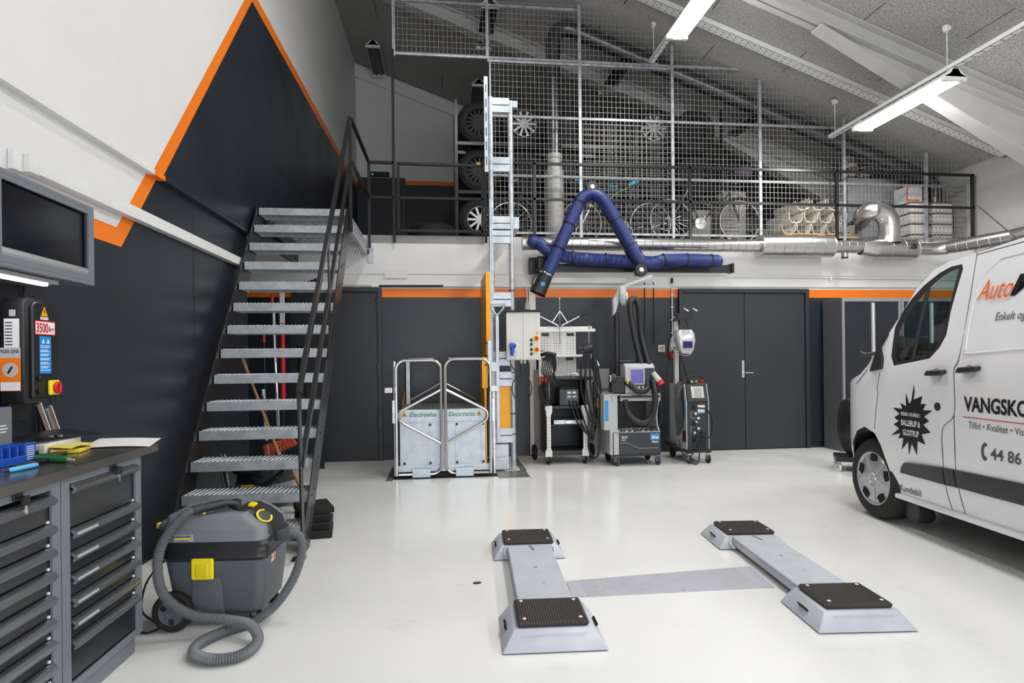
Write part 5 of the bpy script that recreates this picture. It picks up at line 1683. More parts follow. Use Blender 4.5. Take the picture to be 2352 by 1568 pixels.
# ================================================================ extraction arm with blue hose
YA = 7.72
blue_hose = mat('blue_fabric_hose', '25346F', .45, var=.1, scale=8)
ea = thing('fume_extractor', 'wall mounted fume extraction arm with ribbed blue hose', 'extraction arm', (1.3, 8.0, 2.5))
bx('wall_plate', black_steel, ea, 1.20, 1.42, 8.06, 8.19, 2.46, 2.67, world=True, bev=.005)
bx('motor_block', black_steel, ea, 1.28, 1.42, 7.88, 8.06, 2.48, 2.66, world=True, bev=.01)
bx('rail', black_steel, ea, 1.38, 3.98, 7.93, 8.0, 2.465, 2.57, world=True, bev=.003)
bx('rail_end', black_steel, ea, 3.96, 4.0, 7.90, 8.03, 2.46, 2.59, world=True, bev=.003)
G().bar((2.60, 7.86, 2.40), (2.44, 7.86, 2.76), .012, .03, (0, 1, 0)).done('swing_link', black_steel, ea, world=True)
for (x, z) in ((2.585, 2.445), (1.95, 3.50)):
    g = G().lathe([(0, -.03), (.075, -.03), (.085, -.02), (.085, .02), (0, .03)], (x, YA - .10, z), (0, 1, 0), 20)
    j = g.done('pivot', black_steel, ea, world=True)
    g = G().lathe([(0, -.045), (.025, -.045), (.032, -.03)], (x, YA - .10, z), (0, 1, 0), 16)
    g.b.transform(ea.matrix_basis.inverted())
    g.done('pivot_cap', white_pl, j)
for k, (a, b_) in enumerate((((1.95, 3.50), (1.36, 2.42)), ((1.95, 3.50), (2.56, 2.48)))):
    G().bar((a[0], YA, a[1]), (b_[0], YA, b_[1]), .02, .02, (0, 1, 0)).done('arm_tube', black_steel, ea, world=True)
path1 = [(1.22, 7.82, 2.83), (1.30, 7.80, 2.80), (1.42, 7.78, 2.70), (1.62, 7.78, 2.635), (1.95, 7.78, 2.605), (2.4, 7.8, 2.59), (2.8, 7.84, 2.58), (3.2, 7.84, 2.60)]
g = G()
corrugated(g, path1, .081, .032, .0058, 18, 6)
g.done('upper_hose', blue_hose, ea, world=True, ang=70)
path2 = [(3.66, YA, 2.585), (3.3, YA - .01, 2.595), (2.95, YA - .02, 2.585), (2.78, YA - .03, 2.55), (2.64, YA - .04, 2.55), (2.55, YA - .05, 2.64), (2.38, YA - .06, 2.92), (2.18, YA - .06, 3.25), (2.07, YA - .06, 3.38), (1.95, YA - .06, 3.425), (1.84, YA - .06, 3.37), (1.75, YA - .06, 3.22), (1.60, YA - .06, 2.90), (1.37, YA - .06, 2.40)]
g = G()
corrugated(g, path2, .081, .034, .006, 18, 7)
hb = g.done('front_hose', blue_hose, ea, world=True, ang=70)
g = G().ball((3.66, YA, 2.585), .085, 16)
g.b.transform(ea.matrix_basis.inverted())
g.done('hose_bend', blue_hose, hb)
g = G().ball((1.22, 7.82, 2.83), .085, 16)
g.b.transform(ea.matrix_basis.inverted())
g.done('hose_bend', blue_hose, hb)
def strap(p, d, r=.091):
    p, d = Vector(p), Vector(d).normalized()
    g = G().cyl(p - d * .008, p + d * .008, r, n=20)
    g.b.transform(ea.matrix_basis.inverted())
    g.done('strap', black_pl, hb)
for p, d in (((1.72, 7.78, 2.625), (1, 0, -.1)), ((2.17, 7.79, 2.60), (1, 0, 0)), ((2.92, YA - .02, 2.585), (1, 0, .1)), ((3.24, YA - .01, 2.595), (1, 0, 0)), ((3.58, YA, 2.588), (1, 0, 0)),
             ((2.47, YA - .055, 2.78), (-.5, 0, .85)), ((2.27, YA - .06, 3.10), (-.5, 0, .85)), ((1.80, YA - .06, 3.31), (.5, 0, .85)), ((1.66, YA - .06, 3.03), (.45, 0, .88)), ((1.52, YA - .06, 2.725), (.45, 0, .88))):
    strap(p, d)
nz_ = thing('extraction_nozzle', 'black extraction nozzle with blue badge on the hose end', 'nozzle', (1.30, YA - .06, 2.27))
dN = Vector((-.42, 0, -.90)).normalized()
o0 = Vector((.055, 0, .12))
G().lathe([(.08, -.01), (.088, .0), (.088, .03), (.092, .06), (.10, .25), (.108, .27), (.10, .275), (.09, .2), (0, .19)], o0, dN, 24).done('hood', black_pl, nz_)
G().lathe([(.089, -.012), (.093, 0), (.089, .012)], o0, dN, 24).done('clamp_ring', chrome, nz_)
G().cyl(o0 + dN * .15 + Vector((0, -.092, 0)), o0 + dN * .15 + Vector((0, -.102, 0)), .028, n=18).done('badge', mat('badge_blue', '1C8FDE', .35), nz_)
G().tube(spline([o0 + dN * .03 + Vector((-.085, 0, .03)), o0 + dN * .05 + Vector((-.135, 0, .01)), o0 + dN * .16 + Vector((-.125, 0, -.02)), o0 + dN * .25 + Vector((-.10, 0, 0))], 4), .007, 8).done('handle', black_pl, nz_)

# ================================================================ ventilation ducts
def ringed(g, p, q_, r, pitch=.11, amp=.0035, n=24):
    """spiral duct: smooth tube with raised seams"""
    p, q_ = Vector(p), Vector(q_)
    L = (q_ - p).length
    k = max(1, int(L / pitch))
    pts, rad = [], []
    for i in range(k):
        a, b_ = i / k, (i + 1) / k
        e = .006 / L
        for t, rr in ((a + e * .0, r), (b_ - e * 2.2, r), (b_ - e * 1.6, r + amp), (b_ - e * .8, r + amp)):
            pts.append(p.lerp(q_, t))
            rad.append(rr)
    pts.append(q_)
    rad.append(r)
    return g.tube(pts, rad, n)
def elbow(g, pts, r, n=24, k=5):
    return g.tube(spline(pts, k), r, n)
YD = 7.98
vd = thing('extraction_duct', 'silver spiral duct along the deck edge with silencer and tee', 'duct', (4.3, YD, 2.84))
ringed(G(), (1.10, YD, 2.845), (4.40, YD, 2.845), .088).done('main_pipe', duct_mat, vd, world=True, ang=25)
G().lathe([(.0, 0), (.095, 0), (.095, .06), (.088, .06)], (1.09, YD, 2.845), (1, 0, 0), 24).done('end_cap', duct_mat, vd, world=True)
g = G()
ringed(g, (4.41, YD, 2.845), (5.46, YD, 2.845), .148, .145)
g.done('silencer', duct_mat, vd, world=True, ang=25)
for x in (4.405, 5.465):
    G().lathe([(.088, 0), (.15, 0), (.152, .012), (.088, .014)], (x - .007, YD, 2.845), (1, 0, 0), 24).done('silencer_end', duct_mat, vd, world=True)
ringed(G(), (5.46, YD, 2.845), (5.95, YD, 2.845), .088).done('link_pipe', duct_mat, vd, world=True, ang=25)
G().lathe([(.088, 0), (.092, .02), (.138, .2), (.138, .24)], (5.91, YD, 2.825), (1, 0, 0), 24).done('reducer', duct_mat, vd, world=True)
ringed(G(), (6.14, YD, 2.825), (6.74, YD, 2.825), .137, .15).done('tee_body', duct_mat, vd, world=True, ang=25)
G().lathe([(.137, 0), (.14, .01), (.10, .02), (.088, .05), (.088, .22)], (6.74, YD, 2.825), (1, 0, -.0), 24).done('tee_reducer', duct_mat, vd, world=True)
rs_ = thing('riser_duct', 'silver duct elbow rising over the railing into the mezzanine', 'duct', (6.365, YD, 2.97))
G().lathe([(.15, 0), (.138, .05), (.135, .1)], (6.365, YD, 2.90), (0, 0, 1), 24).done('saddle', duct_mat, rs_, world=True)
ringed(G(), (6.365, YD, 2.95), (6.365, YD, 3.15), .135, .14).done('riser', duct_mat, rs_, world=True, ang=25)
g = G()
def seg_elbow(g, c, r0, r, plane, a0, a1, m=4):
    P = []
    for i in range(m + 1):
        a = a0 + (a1 - a0) * i / m
        P.append(Vector(c) + plane[0] * (r0 * math.cos(a)) + plane[1] * (r0 * math.sin(a)))
    return g.tube(P, r, 24)
seg_elbow(g, (6.365 - .22, YD, 3.15), .22, .137, (Vector((1, 0, 0)), Vector((0, 0, 1))), 0, PI / 2, 4)
g.done('elbow', duct_mat, rs_, world=True, ang=20)
G().tube(spline([(6.16, YD, 3.37), (6.08, YD + .06, 3.37), (6.14, YD + .25, 3.36), (6.38, YD + .6, 3.35), (6.52, YD + .93, 3.345)], 4), .115, 24).done('mezzanine_pipe', duct_mat, rs_, world=True)
g = G()
g.cyl((5.675, YD, 2.77), (5.675, YD, 2.70), .045, n=16).lathe([(.075, .0), (.05, -.015)], (5.675, YD, 2.77), (0, 0, 1), 16)
st_ = g.done('stub', duct_mat, vd, world=True)
G().cyl((5.675, YD, 2.70), (5.675, YD, 2.685), .047, n=16).done('stub_rim', black_pl, vd, world=True)
bx('damper_box', mach_black, vd, 6.58, 6.66, YD - .17, YD - .13, 2.80, 2.87, world=True, bev=.006)
G().tube([(6.25, YD - .15, 2.835), (6.58, YD - .15, 2.83)], .004, 6).done('damper_wire', galv_d, vd, world=True)
seg_elbow(G(), (6.96, YD - .30, 2.825), .30, .088, (Vector((0, 1, 0)), Vector((1, 0, 0))), 0, PI / 2 * .55, 3).done('bend', duct_mat, vd, world=True, ang=20)
# branch along the right wall, toward the garage doors
bd_ = thing('branch_duct', 'grey spiral duct running along the right wall above the van', 'duct', (7.45, 6, 2.85))
ringed(G(), (7.18, YD - .13, 2.83), (7.45, 7.1, 2.85), .09, .13).done('branch_pipe', duct_mat, bd_, world=True, ang=25)
ringed(G(), (7.45, 7.1, 2.85), (7.5, 2.5, 2.86), .095, .2).done('branch_pipe', duct_mat, bd_, world=True, ang=25)
# roof duct inside the mezzanine
rdk = mat('dull_duct_steel', '5A5A5E', .3, .9, var=.08, scale=5)
rd2 = thing('roof_duct', 'dull spiral duct rising behind the mesh and following the roof slope', 'duct', (1.72, 8.62, DECK))
YV = 8.62
ringed(G(), (1.66, YV, 4.2), (1.66, YV, 5.72), .10, .16).done('riser', rdk, rd2, world=True, ang=25)
G().lathe([(.135, 2.97), (.135, 3.98), (.10, 4.10), (.10, 4.17), (.115, 4.18), (.115, 4.24), (.09, 4.25)], (1.66, YV, 0), (0, 0, 1), 24).done('wide_base', mat('lagged_duct', 'B0AEA9', .5, .3, var=.12, scale=30), rd2, world=True)
top = Vector((2.05, YV, ceil_z(2.05) - .22))
seg = G()
seg.tube(spline([(1.66, YV, 5.70), (1.67, YV, 5.90), (1.76, YV, 6.04), (1.90, YV, 6.06), (2.08, YV, 6.0)], 5), .112, 22)
seg.done('top_elbow', rdk, rd2, world=True)
ringed(G(), (2.05, YV, 6.01), (7.45, YV, 6.01 - 5.40 * .362), .115, .16).done('sloping_pipe', rdk, rd2, world=True, ang=25)
G().tube(spline([(7.45, YV, 4.06), (7.6, YV, 3.98), (7.66, YV, 3.85), (7.66, YV, 3.6), (7.72, YV - .02, 3.42), (7.78, YV - .05, 3.36)], 5), .085, 18).done('flexible_end', rdk, rd2, world=True)
for x in (2.2, 4.0, 5.7):
    G().cyl((x, YV, 6.0 - (x - 2.05) * .362), (x - .05, YV, ceil_z(x) - .01), .008, n=6).done('hanger', galv_d, rd2, world=True)
# ================================================================ delivery van
van = thing('delivery_van', 'white delivery van with black stickers and lettering on its side', 'van', (3.40, 4.36, 0), R(-5))
VW = 1.94
van_white = mat('van_white_paint', 'E6E6E8', .18, var=.01, coat=.6)
van_black = mat('van_black_trim', '26262A', .45, var=.06)
van_glass = thin_glass('van_tinted_glass', 'D3E0DC')
seam_m = mat('van_seam', '4A4A4E', .6)
def inset(u, z):
    tb = 0
    if z > 1.15:
        tb = .15 * ((z - 1.15) / .8) ** 1.4
    if z < .55:
        tb = .05 * ((.55 - z) / .3)
    t = min(1, max(0, (u - .1) / .92))
    return tb + .97 * (1 - math.sqrt(max(0, 1 - t ** 2.6)))
def sidepos(u, z, side=0, off=0):
    x = inset(u, z) - off
    return (x if side == 0 else VW - x, u, z)
prof = [(-4.02, 1.90), (-3.95, 1.97), (-2.5, 1.995), (-1.10, 2.0), (-.76, 1.969), (-.52, 1.95), (-.383, 1.913), (-.249, 1.802), (-.127, 1.607), (-.028, 1.478), (.09, 1.345), (.19, 1.225), (.30, 1.15), (.48, 1.10), (.66, 1.02), (.78, .90), (.84, .74), (.87, .5), (.86, .32), (.80, .22)]
arch_f = [(.55, .22), (.53, .40), (.46, .58), (.36, .68), (.235, .729), (.095, .691), (.021, .605), (-.033, .48), (-.072, .356), (-.103, .25)]
def arch_r(c):
    return [(c + .40 * math.cos(a), .25 + .44 * math.sin(a)) for a in [R(5 + 17 * k) for k in range(11)]]
outer = [(-4.0, .30)] + prof + arch_f + [(-2.36, .25)] + arch_r(-2.77) + [(-3.18, .27)]
win = [(-.642, 1.912), (-.664, 1.878), (-.635, 1.592), (-.632, 1.436), (-.587, 1.355), (-.505, 1.28), (-.138, 1.227), (-.095, 1.298), (-.089, 1.517), (-.135, 1.624), (-.215, 1.724), (-.316, 1.81), (-.448, 1.88), (-.543, 1.908)]
gl = [(-.621, 1.882), (-.609, 1.594), (-.598, 1.452), (-.55, 1.36), (-.491, 1.303), (-.185, 1.258), (-.14, 1.298), (-.15, 1.50), (-.20, 1.60), (-.277, 1.687), (-.371, 1.78), (-.489, 1.851), (-.56, 1.875)]
for s in (0, 1):
    g = panel(G(), outer, [win], .085, lambda u, v: sidepos(u, v, s))
    so = g.done('body_side', van_white, van, ang=50)
    # flat window surround and pane
    fr = panel(G(), win, [gl], .05, lambda u, v: sidepos(u, v, s, -.004)).done('window_surround', van_black, van, ang=60)
    panel(G(), gl, [], .08, lambda u, v: sidepos(u, v, s, -.012)).done('side_window', van_glass, van, ang=60)
    G().tube([sidepos(-.361, 1.80, s, -.008), sidepos(-.345, 1.55, s, -.008), sidepos(-.326, 1.27, s, -.008)], .013, 6).done('window_divider', van_black, fr)
    # rub strip
    st1 = [(-.19, .433), (-.214, .474), (-.266, .519), (-.45, .535), (-.637, .548), (-.637, .432)]
    st2 = [(-.648, .548), (-.738, .552), (-.738, .435), (-.648, .432)]
    st3 = [(-.75, .552), (-1.26, .565), (-2.3, .57), (-2.3, .44), (-.75, .436)]
    for q_ in (st1, st2, st3):
        g = panel(G(), q_, [], .1, lambda u, v: sidepos(u, v, s, .012 + .012 * max(0, (v - .43) / .12) * (v < .545)))
        r_ = bmesh.ops.extrude_face_region(g.b, geom=list(g.b.faces))
        for e in r_['geom']:
            if isinstance(e, bmesh.types.BMVert):
                e.co.x += .03 if s == 0 else -.03
        g.done('rub_strip', van_black, van, ang=30)
    # sill
    G().tube([sidepos(u, .245, s, .01 if u < .0 else 0) for u in (-2.34, -1.6, -.9, -.11)], .022, 8).done('sill', van_white, van)
    # panel seams
    for path in ([(.027, 1.169), (.055, 1.04), (.048, 1.012), (.077, .866), (.095, .72)], [(-.757, 1.966), (-.784, 1.645), (-.775, 1.293), (-.740, 1.214), (-.745, 1.11), (-.74, .91), (-.635, .803), (-.638, .598), (-.631, .408), (-.66, .25)],
                 [(-.74, .91), (-.746, .616), (-.748, .424), (-.771, .25)], [(-2.0, 1.93), (-2.02, 1.2), (-2.0, .3)], [(-.757, 1.955), (-1.5, 1.975), (-3.9, 1.94)], [(.19, 1.19), (.35, 1.08), (.60, .98)]):
        pp_ = spline([sidepos(u, v, s, -.0005) for u, v in path], 5)
        G().tube(pp_, .0032, 5).done('panel_seam', seam_m, van)
    # pressed swage lines of the load side
    for path in ([(-.95, 1.885), (-1.0, 1.90), (-1.4, 1.915), (-2.2, 1.92)], [(-.815, 1.42), (-.82, 1.34), (-.85, 1.312), (-1.3, 1.335), (-2.3, 1.35)], [(-.95, 1.885), (-.86, 1.80), (-.82, 1.62), (-.815, 1.42)]):
        G().tube(spline([sidepos(u, v, s, -.002) for u, v in path], 6), .008, 8).done('swage_line', van_white, van)
    # handles
    for u0, u1, z0, z1 in ((-.515, -.685, 1.163, 1.192), (-.797, -.968, 1.188, 1.22)):
        g = G()
        g.prism([(u0, z0), (u0 - .02, z0 + .034), (u1, z1 + .014), (u1 - .005, z1 - .012), (u1 + .03, z1 - .025), (u0 - .03, z0 - .002)], .006, .045, lambda u, v, k: sidepos(u, v, s, k))
        ho = g.done('door_handle', van_black, van, bev=.006)
        G().lathe([(.0, .0), (.04, .001), (.045, .004)], sidepos((u0 + u1) / 2, z0 + .005, s, .004), (-1 if s == 0 else 1, 0, 0), 18).done('handle_cup', mat('cup_shade_paint', 'D2D2D5', .25), ho)
    G().prism([(.133, 1.18), (-.011, 1.2), (-.012, 1.281), (.032, 1.368), (-.036, 1.473), (.0, 1.46), (.075, 1.35)], -.005, .018, lambda u, v, k: sidepos(u, v, s, k)).done('mirror_base', van_black, van, bev=.003)
    G().cyl(sidepos(-.592, .954, s, 0), sidepos(-.592, .954, s, .004), .028, n=18).done('fuel_lock', van_black, van)
    # mud flap
    G().prism([(-.11, .23), (-.10, .06), (-.20, .05), (-.26, .10), (-.26, .24)], -.03, -.16, lambda u, v, k: sidepos(u, v, s, k)).done('mud_flap', van_black, van, bev=.01)
    # dark wheel housings
    for cu, rr in ((.20, .40), (-2.77, .42)):
        g = G()
        P = [(cu + rr * 1.02 * math.cos(a), .27 + rr * 1.06 * math.sin(a)) for a in [R(-10 + 20 * k) for k in range(11)]]
        A = [g.b.verts.new(sidepos(u, v, s, -.02)) for u, v in P]
        B = [g.b.verts.new(Vector(sidepos(u, v, s, -.02)) + Vector((.32 if s == 0 else -.32, 0, 0))) for u, v in P]
        for i in range(10):
            g.b.faces.new((A[i], A[i + 1], B[i + 1], B[i]))
        g.b.faces.new(B)
        g.done('wheel_housing', mat('wheel_well', '0E0E0F', .8), van)
# skin across the van: roof, windscreen, bonnet, nose
def strip(name, i0, i1, mt_, crown, n=14, off=0):
    g = G()
    P = spline([(u, v, 0) for u, v in prof[i0:i1 + 1]], 4)
    rows = []
    for p in P:
        a = inset(p.x, p.y)
        row = []
        for j in range(n + 1):
            s = -1 + 2 * j / n
            c = 1 - s * s
            x = VW / 2 + s * (VW / 2 - a)
            row.append(g.b.verts.new((x, p.x + crown[0] * c * min(1, max(.0, (p.x + .6) / .9)), p.y + crown[1] * c + off)))
        rows.append(row)
    for A, B in zip(rows, rows[1:]):
        for j in range(n):
            g.b.faces.new((A[j], A[j + 1], B[j + 1], B[j]))
    return g.done(name, mt_, van, ang=45)
strip('roof', 0, 6, van_white, (0, .035))
strip('windscreen', 6, 11, thin_glass('windscreen_glass', 'C9D6D3'), (.12, .03))
strip('bonnet', 11, 15, van_white, (.16, .02))
strip('nose', 15, 19, van_white, (.12, 0))
G().box(.35, VW - .35, .98, 1.0, .62, .74).done('grille', van_black, van, bev=.01)
bx('rear_doors', van_white, van, .12, VW - .12, -4.02, -3.97, .32, 1.92, bev=.02)
bx('underbody', mat('underbody_black', '151516', .7), van, .12, VW - .12, -3.95, .6, .20, .34)
# wheels
def wheel(parent, cx_, cy_, r, w, side):
    s = -1 if side == 0 else 1
    c = Vector((cx_, cy_, r))
    g = G()
    g.lathe([(r * .66, -w * .5), (r * .80, -w * .52), (r * .94, -w * .44), (r, -w * .30), (r, w * .30), (r * .94, w * .44), (r * .8, w * .52), (r * .66, w * .5)], c, (s, 0, 0), 40, closed=True)
    t = g.done('tyre', rubber, parent)
    rg_ = G()
    rg_.lathe([(r * .67, w * .50), (r * .64, w * .50), (r * .60, w * .44), (r * .34, w * .47), (r * .16, w * .53), (r * .15, w * .57), (r * .10, w * .57), (r * .09, w * .54), (0, w * .54)], c, (s, 0, 0), 40)
    ho = rg_.done('hub_cap', mat('hub_cap_silver', 'B5B5B8', .32, .5, var=.03), t)
    for k in range(5):
        a = R(72 * k + 20)
        d1 = Vector((0, math.cos(a), math.sin(a)))
        d2 = Vector((0, -math.sin(a), math.cos(a)))
        o = c + Vector((s * w * .462, 0, 0))
        e = Vector((s * .004, 0, 0))
        g = G()
        q_ = [o + d1 * r * .60 + d2 * r * .10, o + d1 * r * .60 - d2 * r * .10, o + d1 * r * .45 - d2 * r * .13, o + d1 * r * .42 + d2 * .0, o + d1 * r * .45 + d2 * r * .13]
        A = [g.b.verts.new(p - e) for p in q_]
        B = [g.b.verts.new(p + e * 1.6) for p in q_]
        g.b.faces.new(B)
        g.b.faces.new(A[::-1])
        for i in range(5):
            g.b.faces.new((A[i], A[(i + 1) % 5], B[(i + 1) % 5], B[i]))
        g.done('vent_hole', mat('hole_black', '050505', .9), ho)
        a2 = a + R(36)
        d1 = Vector((0, math.cos(a2), math.sin(a2)))
        g = G().bar(c + d1 * r * .16 + Vector((s * w * .52, 0, 0)), c + d1 * r * .60 + Vector((s * w * .445, 0, 0)), r * .14, .012, (s, 0, 0))
        g.done('cap_rib', MATS['hub_cap_silver'], ho, bev=.004)
    return t
for s in (0, 1):
    x_ = .125 if s == 0 else VW - .125
    wheel(van, x_, .165, .322, .20, s)
    wheel(van, x_, -2.77, .322, .20, s)
# cab interior seen through the window
cabm = mat('cab_trim_dark', '232427', .6)
G().prism([(-.02, .85), (.30, .85), (.32, 1.22), (.10, 1.33), (-.10, 1.30), (-.16, 1.1)], .16, VW - .16, lambda u, v, k: (k, u, v)).done('dashboard', cabm, van, bev=.02)
bx('bulkhead', mat('cab_trim_grey', '4A4B4E', .6), van, .14, VW - .14, -1.06, -1.03, .40, 1.42)
bx('cab_floor', cabm, van, .12, VW - .12, -1.0, .3, .42, .48)
for x0_ in (.22, 1.12):
    se = loft(G(), [(.48, x0_, x0_ + .5, -.90, -.42, .05), (.80, x0_, x0_ + .5, -.92, -.40, .06), (.86, x0_ + .02, x0_ + .48, -.92, -.44, .06)]).done('seat', cabm, van)
    loft(G(), [(.84, x0_ + .01, x0_ + .49, -.98, -.84, .05), (1.25, x0_ + .03, x0_ + .47, -1.01, -.90, .05), (1.32, x0_ + .08, x0_ + .42, -1.01, -.92, .03)]).done('seat_back', cabm, se)
stw = G()
stw.tube([(.50 + .18 * math.cos(a), -.20 + .10 * math.sin(a), 1.17 + .16 * math.sin(a)) for a in [R(20 * k) for k in range(18)]], .014, 8, closed=True)
stw.bar((.34, -.2, 1.17), (.66, -.2, 1.17), .03, .02).bar((.50, -.2, 1.17), (.50, .02, 1.05), .04, .04)
stw.done('steering_wheel', cabm, van)
bx('rear_mirror', cabm, van, .90, 1.10, -.15, -.12, 1.74, 1.81, bev=.01)
bx('pillar_vent', mat('cab_trim_grey', '4A4B4E', .6), van, .13, .17, -.02, .06, 1.28, 1.46, bev=.008)
G().prism([(-.62, 1.40), (-.15, 1.36), (-.15, 1.30), (-.62, 1.30)], .02, .07, lambda u, v, k: (inset(u, v) + k, u, v)).done('door_card', cabm, van)
an = G().tube([(.45, -.55, 1.985), (.38, -1.0, 2.15), (.30, -1.02, 2.42)], .004, 6) if False else G().cyl((.40, -.85, 1.99), (.40, -.45, 2.36), .004, n=6)
an.done('antenna', van_black, van)
G().cyl((.40, -.88, 1.97), (.40, -.84, 2.01), .022, n=12).done('antenna_foot', van_black, van)
g = G().tube(spline([(.06, .06, 1.345), (.02, .10, 1.325), (-.03, .15, 1.315), (-.055, .18, 1.33), (-.06, .19, 1.365)], 5), .014, 8)
g.done('mirror_arm', van_black, van)
# stickers on the side: printed on the panel, reading toward the rear
BACK, UPV = (0, -1, 0), (0, 0, 1)
def side_print(nm, poly, mt_, off=.0015):
    return panel(G(), poly, [], .15, lambda u, v: sidepos(u, v, 0, off)).done(nm, mt_, van)
star = [(-.364, 1.1), (-.369, 1.035), (-.358, .986), (-.448, 1.017), (-.43, .96), (-.484, .964), (-.451, .919), (-.546, .922), (-.462, .873), (-.513, .848), (-.455, .816), (-.526, .769), (-.436, .746), (-.473, .679), (-.394, .693), (-.387, .592), (-.334, .667), (-.303, .579), (-.295, .675), (-.225, .609), (-.243, .695), (-.188, .688), (-.212, .728), (-.105, .699), (-.199, .762), (-.135, .787), (-.195, .816), (-.145, .839), (-.205, .872), (-.127, .911), (-.233, .91), (-.217, .954), (-.277, .932), (-.275, 1.031), (-.313, .952), (-.335, .98)]
sb = side_print('star_sticker', star, ink)
def vtext(txt, u, z, w, h, mt_, sh=0, bold=0, off=.003, par=None):
    x = inset(u, z)
    return lettering(txt, mt_, par or van, (x - off, u, z), BACK, (Vector(sidepos(u, z + .05)) - Vector(sidepos(u, z))), w, h, shear=sh, bold=bold)
vtext('BESØG OS BÅDE I', -.225, .862, .20, .034, white_ink, 0, .015, par=sb)
vtext('BALLERUP &', -.225, .790, .20, .043, white_ink, 0, .02, par=sb)
vtext('GLOSTRUP', -.243, .720, .168, .043, white_ink, 0, .02, par=sb)
van_orange = mat('van_orange_print', 'F06A1E', .35)
grey_ink = mat('grey_print', '4C4D52', .4)
vtext('Auto', -.85, 1.645, .262, .128, van_orange, .35, .0, off=.008)
vtext('M', -1.095, 1.650, .20, .128, ink, .25, .03)
vtext('Enkelt og', -1.018, 1.492, .215, .066, grey_ink, .2)
vtext('VANGSKO', -.828, .943, .475, .096, ink, 0, .028)
rl_ = G()
rl_.box(-.003, -.001, -2.0, -.82, .9035, .9085)
rl_.done('red_line', mat('red_print', 'B5344E', .4), van)
vtext('Tillid • Kvalitet • Visi', -.862, .838, .415, .042, grey_ink)
vtext('44 86', -1.033, .668, .215, .07, grey_ink, 0, .012)
ph = [(-.985, .764), (-1.005, .758), (-1.003, .742), (-.987, .738), (-.978, .708), (-.986, .680), (-1.004, .674), (-1.002, .655), (-.982, .650), (-.964, .672), (-.958, .708), (-.965, .742)]
side_print('phone_symbol', ph, grey_ink)
vtext('Kundebil', -.145, .288, .225, .052, ink, .1)
# ================================================================ short scissor floor lift
ramp_rub = ribbed('ribbed_pad_rubber', '3A3432', 26, 'X', .7, 0, .8, .004)
def lift_platform(name, label, loc, az):
    t = thing(name, label, 'lift platform', loc, -az)
    def pad(sgn, bend):
        g = G()
        y0, y1 = (-.83, -.44) if sgn < 0 else (.44, .83)
        t0, t1 = (-.775, -.47) if sgn < 0 else (.47, .775)
        bt = [(-.237, y0, .006), (.237, y0, .006), (.237, y1, .006), (-.237, y1, .006)]
        tp_ = [(-.182, t0, .085), (.182, t0, .085), (.182, t1, .085), (-.182, t1, .085)]
        A = [g.b.verts.new(p) for p in bt]
        B = [g.b.verts.new(p) for p in tp_]
        g.b.faces.new(B)
        for i in range(4):
            g.b.faces.new((A[i], A[(i + 1) % 4], B[(i + 1) % 4], B[i]))
        b = g.done('ramp_shoe', lift_grey, t, bev=.004)
        for s in (-1, 1):
            c = Vector((s * .2105, (y0 + y1) / 2, .0465))
            G().obox(c, (.006, .09, .028), (0, s * R(35) * 1.0, 0)).done('hand_slot', mat('hole_black', '050505', .9), b)
        r_ = G().box(-.165, .165, t0 + .012, t1 - .012, .085, .112)
        ro = r_.done('rubber_pad', ramp_rub, b, bev=.01)
        gr = G()
        for i in range(26):
            gr.box(-.15 + i * .0118, -.144 + i * .0118, t0 + .03, t1 - .03, .112, .1138)
        gr.done('pad_ribs', ramp_rub, b, smooth=False)['kind'] = 'stuff'
        for s in (-1, 1):
            for k in (t0 + .05, t1 - .05):
                G().cyl((s * .13, k, .112), (s * .13, k, .1155), .009, n=10).done('pad_screw', white_pl, b)
        bx('fold_line', lift_grey, b, -.15, .15, (t0 - .02) if sgn < 0 else (t1 + .015), (t0 - .016) if sgn < 0 else (t1 + .019), .07, .0705)
        return b
    pad(-1, 0)
    pad(1, 0)
    b = G()
    b.box(-.14, .14, -.48, .50, .066, .084)
    b.box(-.14, -.128, -.48, .50, .028, .066).box(.128, .14, -.48, .50, .028, .066)
    b.done('deck_beam', lift_grey, t, bev=.003)
    bx('scissor_base', mat('lift_dark', '4A4B50', .5), t, -.10, .10, -.42, .42, .003, .028)
    for x, y in ((.0, .05), (.02, -.20)):
        G().cyl((x, y, .084), (x, y, .0855), .012, n=10).done('screw', galv_d, t)
    for s in (-1, 1):
        G().tube(spline([(s * .148, .40, .02), (s * .165, .45, .05), (s * .15, .475, .085)], 3), .008, 6).done('hinge_lug', lift_grey, t)
    for k in range(5):
        bx('adjust_notch', black_pl, t, -.006 + .004 * k, .014 + .004 * k, .46 - k * .022, .468 - k * .022, .084, .0855)
    return t
lift_platform('lift_platform', 'pale grey lift platform with black pads on the staircase side', (.54, 3.49, 0), R(3.1))
lift_platform('lift_platform', 'pale grey lift platform with black pads nearest the van', (2.06, 3.475, 0), R(5.2))
lk = thing('lift_cross_plate', 'grey chequer plate in the floor joining both lift platforms', 'plate', (1.3, 3.4, 0))
lm = mat('grey_floor_plate', 'B4B4BC', .35, var=.04)
g = G()
co = [(.70, 3.262), (.765, 3.262), (1.79, 3.25), (1.86, 3.245), (1.90, 3.59), (1.81, 3.588), (.765, 3.515), (.72, 3.51)]
g.prz([(x, y) for x, y in co], .0004, .004)
g.done('sheet', lm, lk, world=True)
g = G()
for i in range(46):
    for j in range(13):
        fx_, fy_ = (i + .5) / 46, (j + .5) / 13
        x = .79 + fx_ * 1.0
        y = 3.27 + fx_ * -.008 + fy_ * (.235 + fx_ * .075)
        g.obox((x, y, .0042), (.016, .005, .003), (0, 0, R(35) if (i + j) % 2 else R(-35)))
g.done('tread_lugs', lm, lk, world=True, smooth=False)['kind'] = 'stuff'
